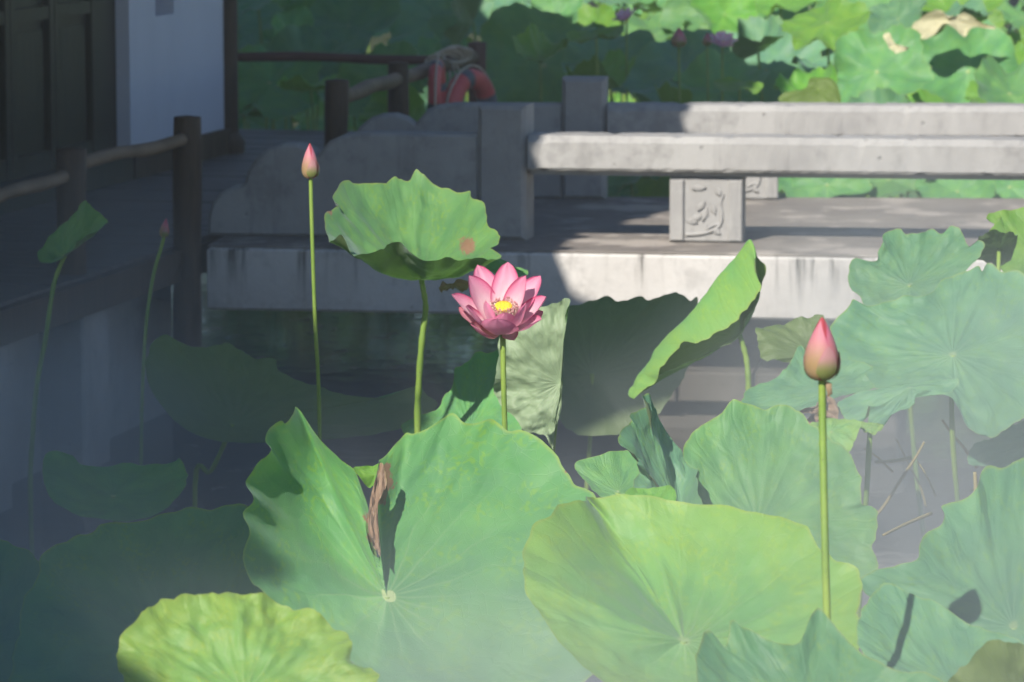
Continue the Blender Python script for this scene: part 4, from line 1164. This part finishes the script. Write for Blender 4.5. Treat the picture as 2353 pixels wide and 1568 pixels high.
lotus_bud('tiny dim lotus bud in front of the second dark post at left', (376, 545), 12.0, 0.060, 0.024, [(373, 560, 12.0), (352, 635, 12.0), (336, 745, 12.0), (327, 899, 12.0), (324, 1062, 12.0), (323, 1150, 12.0)], (0.15, 0), False, 0.0058)

# ------------------------------------------------------------------ the far lotus bed behind the bridge
def proto(kind, seed):
    rnd = random.Random(seed)
    R0 = 1.0
    k = 14
    cup = {'flat': 0.10, 'cup': 0.34, 'wavy': 0.20, 'fold': 0.30}[kind]
    rim = []
    for i in range(k):
        th = 2 * math.pi * i / k
        rr = R0 * rnd.uniform(0.80, 1.14)
        z = cup + rnd.uniform(-0.16, 0.16) * (1.7 if kind == 'wavy' else 1.0) - (0.30 if rnd.random() < 0.16 else 0.0)
        if kind == 'fold':
            z += 0.45 * max(0, math.cos(th)) ** 2 + 0.35 * max(0, -math.cos(th)) ** 2
            rr *= 1 - 0.35 * abs(math.cos(th)) ** 2
        rim.append(V((rr * math.cos(th), rr * math.sin(th), z)))
    me, up = blade_mesh('blade', V((0, 0, 0)), rim, None, nsub=5, rings=10, sag=0.35, ruffle=0.14, crumple=0.07, pleat=0.008, rag=0.10, seed=seed * 1.7, facing=V((0, 0, 1)))
    return me
PROTO = [(k, proto(k, 100 + i)) for i, k in enumerate(['flat', 'cup', 'wavy', 'wavy', 'cup', 'fold', 'flat', 'wavy', 'fold'])]
mats_for = ['green', 'green', 'blue', 'lime', 'green', 'blue', 'lime']
PM = {}
for i, (k, me) in enumerate(PROTO):
    for mt in ('green', 'blue', 'lime', 'pale'):
        m2 = me.copy()
        m2.materials.clear()
        m2.materials.append(M[mt])
        PM[(i, mt)] = m2
v, f = tube([V((0.02 * math.sin(z * 3), 0, z)) for z in [i / 6 for i in range(7)]], 0.0068, 6)
STEM = mesh('stem', v, f)
STEM.materials.append(M['stem'])
def far_leaf(x, y, z, R, nrm, i, mt, label, group, spin=None):
    t = thing('lotus_leaf', label, 'leaf', (x - nrm.x * 0.12, y - nrm.y * 0.12, 0), group)
    b = obj('blade', PM[(i, mt)], None, t, (nrm.x * 0.12, nrm.y * 0.12, z))
    q = V((0, 0, 1)).rotation_difference(nrm)
    from mathutils import Quaternion
    sp2 = random.uniform(0, 6.28) if spin is None else spin
    b.rotation_mode = 'QUATERNION'
    b.rotation_quaternion = q @ Quaternion((0, 0, 1), sp2)
    b.scale = (R, R, R)
    s = obj('stem', STEM, None, t, (0, 0, -0.1))
    top = V((nrm.x * 0.12, nrm.y * 0.12, z + 0.1))
    s.rotation_mode = 'QUATERNION'
    s.rotation_quaternion = V((0, 0, 1)).rotation_difference(top.normalized())
    s.scale = (1, 1, top.length)
    return t
random.seed(77)
KIND = {'flat': 'flat round', 'cup': 'deeply cupped', 'wavy': 'wavy-rimmed', 'fold': 'half-folded'}
HUE = {'green': 'mid-green', 'blue': 'blue-green', 'lime': 'yellow-green', 'pale': 'pale'}
def edge_x(y):
    return EDGE.x + 0.229 * (y - EDGE.y)
count = 0
placed = []
ZONES = [(700, 'beyond the reddish rail'), (880, 'behind the first log post'), (1060, 'behind the life rings'), (1260, 'left of the rear pillar'), (1420, 'above the rear pillar'), (1600, 'right of the rear pillar'), (1800, 'above the carved block'), (2020, 'above the right end of the bridge'), (9999, 'by the right frame edge')]
ORD = ['largest', 'second largest', 'third largest', 'fourth largest', 'fifth largest', 'sixth largest', 'seventh largest', 'eighth largest', 'ninth largest', 'tenth largest', 'eleventh largest', 'twelfth largest', 'thirteenth largest', 'fourteenth largest', 'fifteenth largest', 'sixteenth largest', 'seventeenth largest', 'eighteenth largest']
FARLIST = []
def add_far(x, y, z, R, nrm, i, mt, spin=None):
    global count
    t = far_leaf(x, y, z, R, nrm, i, mt, '', '', spin)
    FARLIST.append((t, PROTO[i][0], mt, x, y, R))
    count += 1
def label_far():
    groups = {}
    for t, k, mt, x, y, R in FARLIST:
        px = CX + FPX * x / y
        zone = next(nm for lim, nm in ZONES if px < lim)
        row = 'front row' if y < 21.5 else 'middle row' if y < 26 else 'back row'
        groups.setdefault((KIND[k], HUE[mt], zone, row), []).append((R / y, t))
    for (k, h, zone, row), lst in groups.items():
        lst.sort(key=lambda q: -q[0])
        for n_, (_, t) in enumerate(lst):
            t['label'] = (ORD[n_] + ' ' if len(lst) > 1 else '') + f'{k} {h} lotus leaf {zone}, {row}'
            t['group'] = 'leaves of the far lotus bed'
# big leaves one can pick out in the photograph (pixel of the centre, distance, radius)
for px, py, Y, R, tilt, side, i, mt in (
        (2015, 165, 20.4, 0.27, 0.95, -0.1, 0, 'green'), (2225, 165, 21.2, 0.30, 0.95, 0.1, 2, 'green'), (1990, 45, 23.5, 0.30, 0.8, 0.0, 1, 'green'), (2200, 60, 23.8, 0.26, 0.9, 0.2, 3, 'lime'),
        (1830, 10, 24.5, 0.30, 0.8, -0.1, 0, 'green'), (1620, 30, 24.0, 0.26, 0.8, 0.2, 6, 'green'), (1760, 160, 21.5, 0.34, 0.9, 0.1, 0, 'blue'), (1570, 170, 20.8, 0.30, 0.8, -0.2, 2, 'blue'), (1660, 210, 20.0, 0.26, 0.6, 0.1, 7, 'green'),
        (1365, 78, 24.0, 0.20, 0.5, 0.0, 8, 'lime'), (1250, 150, 22.6, 0.42, 1.05, 0.1, 0, 'green'), (1400, 140, 22.0, 0.26, 0.9, 0.0, 3, 'blue'), (1860, 235, 19.6, 0.22, 0.6, 0.0, 5, 'lime'), (2320, 215, 20.0, 0.22, 0.7, 0.2, 1, 'green'),
        (1000, 45, 25.0, 0.34, 0.9, 0.1, 2, 'blue'), (800, 60, 24.5, 0.34, 0.9, -0.1, 4, 'blue'), (650, 20, 25.5, 0.30, 0.7, 0.3, 5, 'green'), (620, 190, 23.2, 0.30, 0.9, 0.0, 3, 'green'), (700, 150, 23.6, 0.28, 0.8, 0.2, 7, 'blue'), (880, 190, 23.0, 0.28, 0.9, 0.1, 0, 'green'),
        (1900, 425, 18.6, 0.20, 0.8, 0.0, 2, 'green'), (1850, 425, 19.0, 0.18, 0.7, 0.2, 3, 'green'), (2200, 440, 18.7, 0.20, 0.7, 0.1, 1, 'green'), (2320, 430, 18.9, 0.22, 0.7, 0.0, 2, 'green')):
    q = P(px, py, Y)
    nrm = V((-0.2 + side, -math.sin(tilt), math.cos(tilt))).normalized()
    add_far(q.x, q.y, q.z, R, nrm, i, mt)
    placed.append((q.x, q.y))
tries = 0
while count < 300 and tries < 20000:
    tries += 1
    y = 18.5 + 12.5 * random.random() ** 0.95
    x = random.uniform(-0.085 * y - 0.3, 0.135 * y + 0.35)
    if y < 22.4 and x < edge_x(y) + 0.35:
        continue
    if x > edge_x(y) and y < 18.75 + 0.0 * x:
        continue
    if any((x - a) ** 2 + (y - b) ** 2 < 0.28 ** 2 for a, b in placed):
        continue
    placed.append((x, y))
    z = random.uniform(0.45, 1.0) if y < 20.5 else random.uniform(0.65, 1.45)
    if y < 19.4:
        z = random.uniform(0.35, 0.85)
    if y > 22.4 and random.random() < 0.28:
        z = random.uniform(0.15, 0.55)
    R = random.uniform(0.14, 0.28)
    tl = max(0.05, random.gauss(0.56, 0.34))
    az = random.gauss(0.15, 0.7)
    nrm = V((-math.sin(tl) * math.sin(az), -math.sin(tl) * math.cos(az), math.cos(tl)))
    i = random.randrange(len(PROTO))
    add_far(x, y, z, R, nrm, i, random.choice(mats_for))
label_far()
# leaves between the near plants and the bridge, over the dark water at right and left
M['straw'] = leaf_material('lotus_leaf_bleached', (0.48, 0.46, 0.28), (0.58, 0.55, 0.36), (0.4, 0.36, 0.2), (0.5, 0.45, 0.3), (0.55, 0.50, 0.34), (0.5, 0.45, 0.2), tr=0.15)
lotus_leaf('bleached ragged leaf draped over greener leaves near the top right', (2190, 45), [(2095, 70, 0), (2110, 45, .02), (2160, 22, .0), (2180, 40, -.03), (2215, 30, .0), (2250, 48, -.02), (2290, 66, 0), (2235, 66, -.04), (2215, 82, -.05), (2190, 62, -.05), (2165, 60, -.05), (2130, 92, -.06)], 21.0, None, 'straw', nsub=4, rings=10, ruffle=0.02, crumple=0.02, seed=301, nostem=True)
lotus_leaf('small cream curled leaf scrap between two big leaves above the bridge', (2050, 95), [(2030, 82, 0), (2042, 74, .01), (2052, 92, 0), (2066, 108, -.01), (2088, 112, -.01), (2062, 122, -.03), (2048, 116, -.02), (2038, 100, -.02)], 19.6, None, 'straw', nsub=4, rings=8, ruffle=0.01, crumple=0.01, seed=302, nostem=True)
lotus_leaf('bright lime folded leaf in the sun left of the far pink bud', (1370, 85), [(1302, 78, 0), (1345, 68, .03), (1400, 60, .03), (1432, 56, 0), (1430, 84, -.05), (1405, 88, -.06), (1380, 82, -.04), (1330, 96, -.05), (1308, 94, -.02)], 20.4, (0, -0.55, 0.83), 'lime', nsub=4, rings=10, ruffle=0.01, crumple=0.01, seed=303)
lotus_leaf('thin lime leaf edge catching sun just above the rear bridge rail', (1700, 195), [(1640, 182, 0.02), (1690, 180, .02), (1735, 186, .01), (1754, 198, 0), (1735, 212, -.03), (1712, 202, -.03), (1690, 208, -.04), (1655, 205, -.03)], 19.0, (0, -0.5, 0.86), 'lime', nsub=4, rings=10, ruffle=0.01, crumple=0.008, seed=304)
lotus_leaf('sunlit leaf with olive underside flap resting on the rear rail line', (1880, 205), [(1792, 236, -.05), (1800, 215, -.03), (1850, 205, 0), (1862, 182, .03), (1905, 178, .03), (1925, 200, 0), (1932, 240, -.06), (1905, 246, -.06), (1850, 246, -.06)], 18.95, None, 'lime', nsub=4, rings=10, ruffle=0.01, crumple=0.01, seed=305, under=True)
# far flowers
def far_flower(label, c, Y, R, npet, openness, mat, tilt=(0, -0.2)):
    ctr = P(c[0], c[1], Y)
    root = V((ctr.x + 0.02, ctr.y, 0))
    t = thing('lotus_flower', label, 'flower', root, 'pink flowers in the far bed')
    ax = V((tilt[0], tilt[1], 1)).normalized()
    q = V((0, 0, 1)).rotation_difference(ax)
    for k in range(npet):
        lay = k % 2
        a = 2 * math.pi * k / npet + 0.2 * lay
        el = openness + 0.35 * lay
        tip = ctr + q @ (V((math.cos(a) * math.cos(el), math.sin(a) * math.cos(el), math.sin(el))) * R * (1 - 0.1 * lay))
        v, f, uv = petal_mesh(ctr + q @ V((0.006 * math.cos(a), 0.006 * math.sin(a), 0)), tip, ax, R * 0.22, 0.4, 0.3, 0.05, n=10, m=6, seed=k)
        obj('petal', mesh('petal', [w_ - root for w_ in v], f, True, uv), M[mat], t)
    v, f = lathe([(0.006, -0.01), (0.016, 0.012), (0.016, 0.018), (0.001, 0.02)], 12)
    obj('seed_pod', mesh('seed_pod', [q @ w_ + ctr - root for w_ in v], f), M['pod'], t)
    v, f = tube([w_ - root for w_ in bez(ctr, ctr - V((0, 0, 0.4)), root + V((0, 0, -0.1)), 8)], 0.006, 8)
    obj('stem', mesh('stem', v, f), M['stem'], t)
far_flower('pale pink open lotus flower at the top of the bed, leftmost of the far flowers', (1440, 45), 21.5, 0.085, 12, 0.45, 'petal_far', (-0.5, -0.3))
far_flower('spiky mauve-pink open lotus flower in shade beyond the rear pillar', (1660, 105), 19.3, 0.088, 14, 0.5, 'petal_far', (0.1, -0.55))
lotus_bud('rounded magenta lotus bud in the far bed left of the spiky flower', (1560, 108), 19.3, 0.098, 0.070, [(1560, 150, 19.3), (1562, 240, 19.3), (1564, 420, 19.35)], (0, 0), False, 0.006, 'buds in the far bed')
lotus_bud('dusky small lotus bud touching the spiky far flower', (1625, 105), 19.4, 0.065, 0.038, [(1626, 150, 19.4), (1627, 240, 19.4), (1628, 420, 19.45)], (0, 0), False, 0.005, 'buds in the far bed')

# ------------------------------------------------------------------ garden trees on the far bank
random.seed(91)
def crown_mesh(seed):
    rnd = random.Random(seed)
    cl = [V((rnd.uniform(-1.7, 1.7), rnd.uniform(-1.5, 1.5), rnd.uniform(1.6, 5.6))) for _ in range(16)]
    vs, fs = [], []
    for k in range(2600):
        c = rnd.choice(cl)
        d = V((rnd.gauss(0, 1), rnd.gauss(0, 1), rnd.gauss(0, 0.8)))
        p = c + d.normalized() * (0.95 * rnd.random() ** 0.5)
        p.z = max(p.z, 0.5)
        a = V((rnd.gauss(0, 1), rnd.gauss(0, 1), rnd.gauss(0, 0.6))).normalized()
        b = a.cross(V((rnd.gauss(0, 1), rnd.gauss(0, 1), rnd.gauss(0, 1)))).normalized()
        l = rnd.uniform(0.12, 0.2)
        o = len(vs)
        vs += [p - a * l, p + b * l * 0.5, p + a * l, p - b * l * 0.5]
        fs.append((o, o + 1, o + 2, o + 3))
    return mesh('crown', vs, fs, False)
def trunk_mesh(seed):
    rnd = random.Random(seed)
    main = [V((0, 0, -0.2)), V((0.05, 0.02, 1.0)), V((-0.05, 0.05, 2.2)), V((0.04, 0, 3.6)), V((0, 0.03, 5.0))]
    parts = [tube(spline(main, 4), [0.17 * (1 - 0.75 * i / 16) for i in range(17)], 9)]
    for k in range(6):
        z = rnd.uniform(1.4, 3.6)
        a = rnd.uniform(0, 6.28)
        e = V((math.cos(a) * 1.4, math.sin(a) * 1.3, z + rnd.uniform(0.6, 1.6)))
        parts.append(tube(bez(V((0, 0, z)), V((math.cos(a) * 0.5, math.sin(a) * 0.5, z + 0.2)), e, 6), [0.07 * (1 - 0.12 * i) for i in range(7)], 6))
    return mesh('trunk', *join(*parts))
M['treeleaf'] = simple('tree_foliage', (0.045, 0.085, 0.025), (0.075, 0.125, 0.035), 3.0, 0.6)
M['bark'] = simple('tree_bark', (0.07, 0.055, 0.04), (0.12, 0.10, 0.08), 6.0, 0.9)
CR, TR = [crown_mesh(s_) for s_ in (1, 2, 3)], trunk_mesh(4)
WHERE = ['leftmost of the row', 'second from the left', 'third from the left', 'fourth from the left', 'fifth from the left', 'sixth from the left', 'seventh from the left', 'rightmost of the row']
for i in range(8):
    x, y = -14 + i * 4.0 + random.uniform(-0.5, 0.5), 39.0 + random.uniform(-1, 2)
    t = thing('garden_tree', 'bushy green garden tree on the far bank, ' + WHERE[i], 'tree', (x, y, 0.55), 'trees on the far bank')
    sc2 = random.uniform(0.95, 1.2)
    for nm, me, mt in (('crown', CR[i % 3], 'treeleaf'), ('trunk', TR, 'bark')):
        o = obj(nm, me, M[mt], t)
        o.rotation_euler = (0, 0, i * 1.3)
        o.scale = (1.35 * sc2, 1.35 * sc2, sc2)

# ------------------------------------------------------------------ dead stems and scraps on the water at right
def dead_stem(label, pts, r=0.005):
    pp = [P(*q) for q in pts]
    root = V((pp[-1].x, pp[-1].y, 0))
    v, f = tube([q - root for q in spline(pp, 4)], [r * (0.6 + 0.5 * i / (4 * len(pp))) for i in range(4 * (len(pp) - 1) + 1)], 7)
    o = obj('dead_stem', mesh('dead_stem', v, f), M['drystem'], None, root)
    o['label'] = label
    o['category'] = 'stem'
    o['group'] = 'broken stems over the muddy water'
dead_stem('broken straw-coloured stem leaning over the water right of the pink bud', [(2124, 1016, 9.6), (2105, 1050, 9.6), (2075, 1095, 9.6), (2030, 1165, 9.6), (2005, 1190, 9.6)])
dead_stem('thin side twig forking right from the broken straw-coloured stem', [(2108, 1060, 9.62), (2130, 1095, 9.62), (2150, 1140, 9.62)], 0.003)
dead_stem('bent yellowish stem under the huge hazy leaf, upper right of the water', [(2165, 965, 9.9), (2190, 1000, 9.9), (2220, 1035, 9.9), (2245, 1075, 9.9)])
dead_stem('short upright olive stem stub in the water at right', [(2240, 1085, 9.0), (2242, 1120, 9.0), (2243, 1180, 9.0)], 0.007)
dead_stem('slender dry stalk crossing behind the broken straw-coloured stem', [(2060, 1010, 10.1), (2090, 1070, 10.1), (2115, 1120, 10.1), (2128, 1165, 10.1)], 0.0035)
dead_stem('crooked brown stalk near the hazy leaf at the far right water', [(2300, 1005, 10.2), (2270, 1040, 10.2), (2262, 1090, 10.2), (2230, 1130, 10.2)], 0.004)
dead_stem('straw twig half sunk below the yellow-speckled leaf', [(1985, 1030, 9.8), (2015, 1050, 9.8), (2052, 1085, 9.8)], 0.0035)
dead_stem('long dark stalk lying across the muddy water at right', [(2030, 1230, 8.6), (2080, 1205, 8.7), (2140, 1180, 8.8)], 0.005)
dead_stem('pale brown twig lying on the muddy water at right', [(2010, 1062, 9.7), (2050, 1060, 9.7), (2095, 1052, 9.7)], 0.006)

# ------------------------------------------------------------------ mist
def mist_material():
    g = G('pond_mist')
    co = g.coord()
    sep = g.n('SeparateXYZ')
    g.put(sep.inputs[0], co)
    x, y, z = sep.outputs
    n1 = g.noise(g.scale(co, (1.0, 0.6, 1.5)), 0.95, 2.0, 0.5)
    top = g.math('ADD', g.ss(y, 8.5, 5.0, 1.24, 1.66), g.math('MULTIPLY', g.math('SUBTRACT', n1, 0.5), 0.8))
    top = g.math('ADD', top, g.ss(x, 0.15, 1.0, 0.0, 0.40))
    top = g.math('SUBTRACT', top, g.math('MULTIPLY', g.ss(x, -0.05, -0.45), g.ss(y, 8.6, 6.6, 0.0, 0.20)))
    top = g.math('ADD', top, g.math('MULTIPLY', g.ss(x, -0.5, -1.2), g.ss(y, 8.5, 10.0, 0.0, 0.38)))
    dens = g.ss(z, top, g.math('SUBTRACT', top, 0.75))
    dens = g.math('MULTIPLY', dens, g.ss(y, 13.5, 10.0))
    dens = g.math('MULTIPLY', dens, g.math('ADD', 0.22, g.ss(n1, 0.34, 0.68, 0.0, 1.25)))
    pv = g.n('VolumePrincipled')
    pv.inputs['Color'].default_value = (0.82, 0.91, 0.95, 1)
    g.put(pv.inputs['Density'], g.math('MULTIPLY', dens, MIST))
    return g.end(pv.outputs[0], vol=True)
MIST, HAZE = 0.25, 0.0026
v, f = box(5.2, 12.0, 2.3)
obj('mist', mesh('mist', move(v, (0, 8.0, 0.02)), f, smooth=False), mist_material(), kind='stuff')
g = G('thin_haze')
pv = g.n('VolumePrincipled')
pv.inputs['Color'].default_value = (0.84, 0.92, 0.97, 1)
pv.inputs['Density'].default_value = HAZE
v, f = box(166, 166, 11.0)
obj('haze', mesh('haze', move(v, (0, 40, -1.6)), f, smooth=False), g.end(pv.outputs[0], vol=True), kind='stuff')
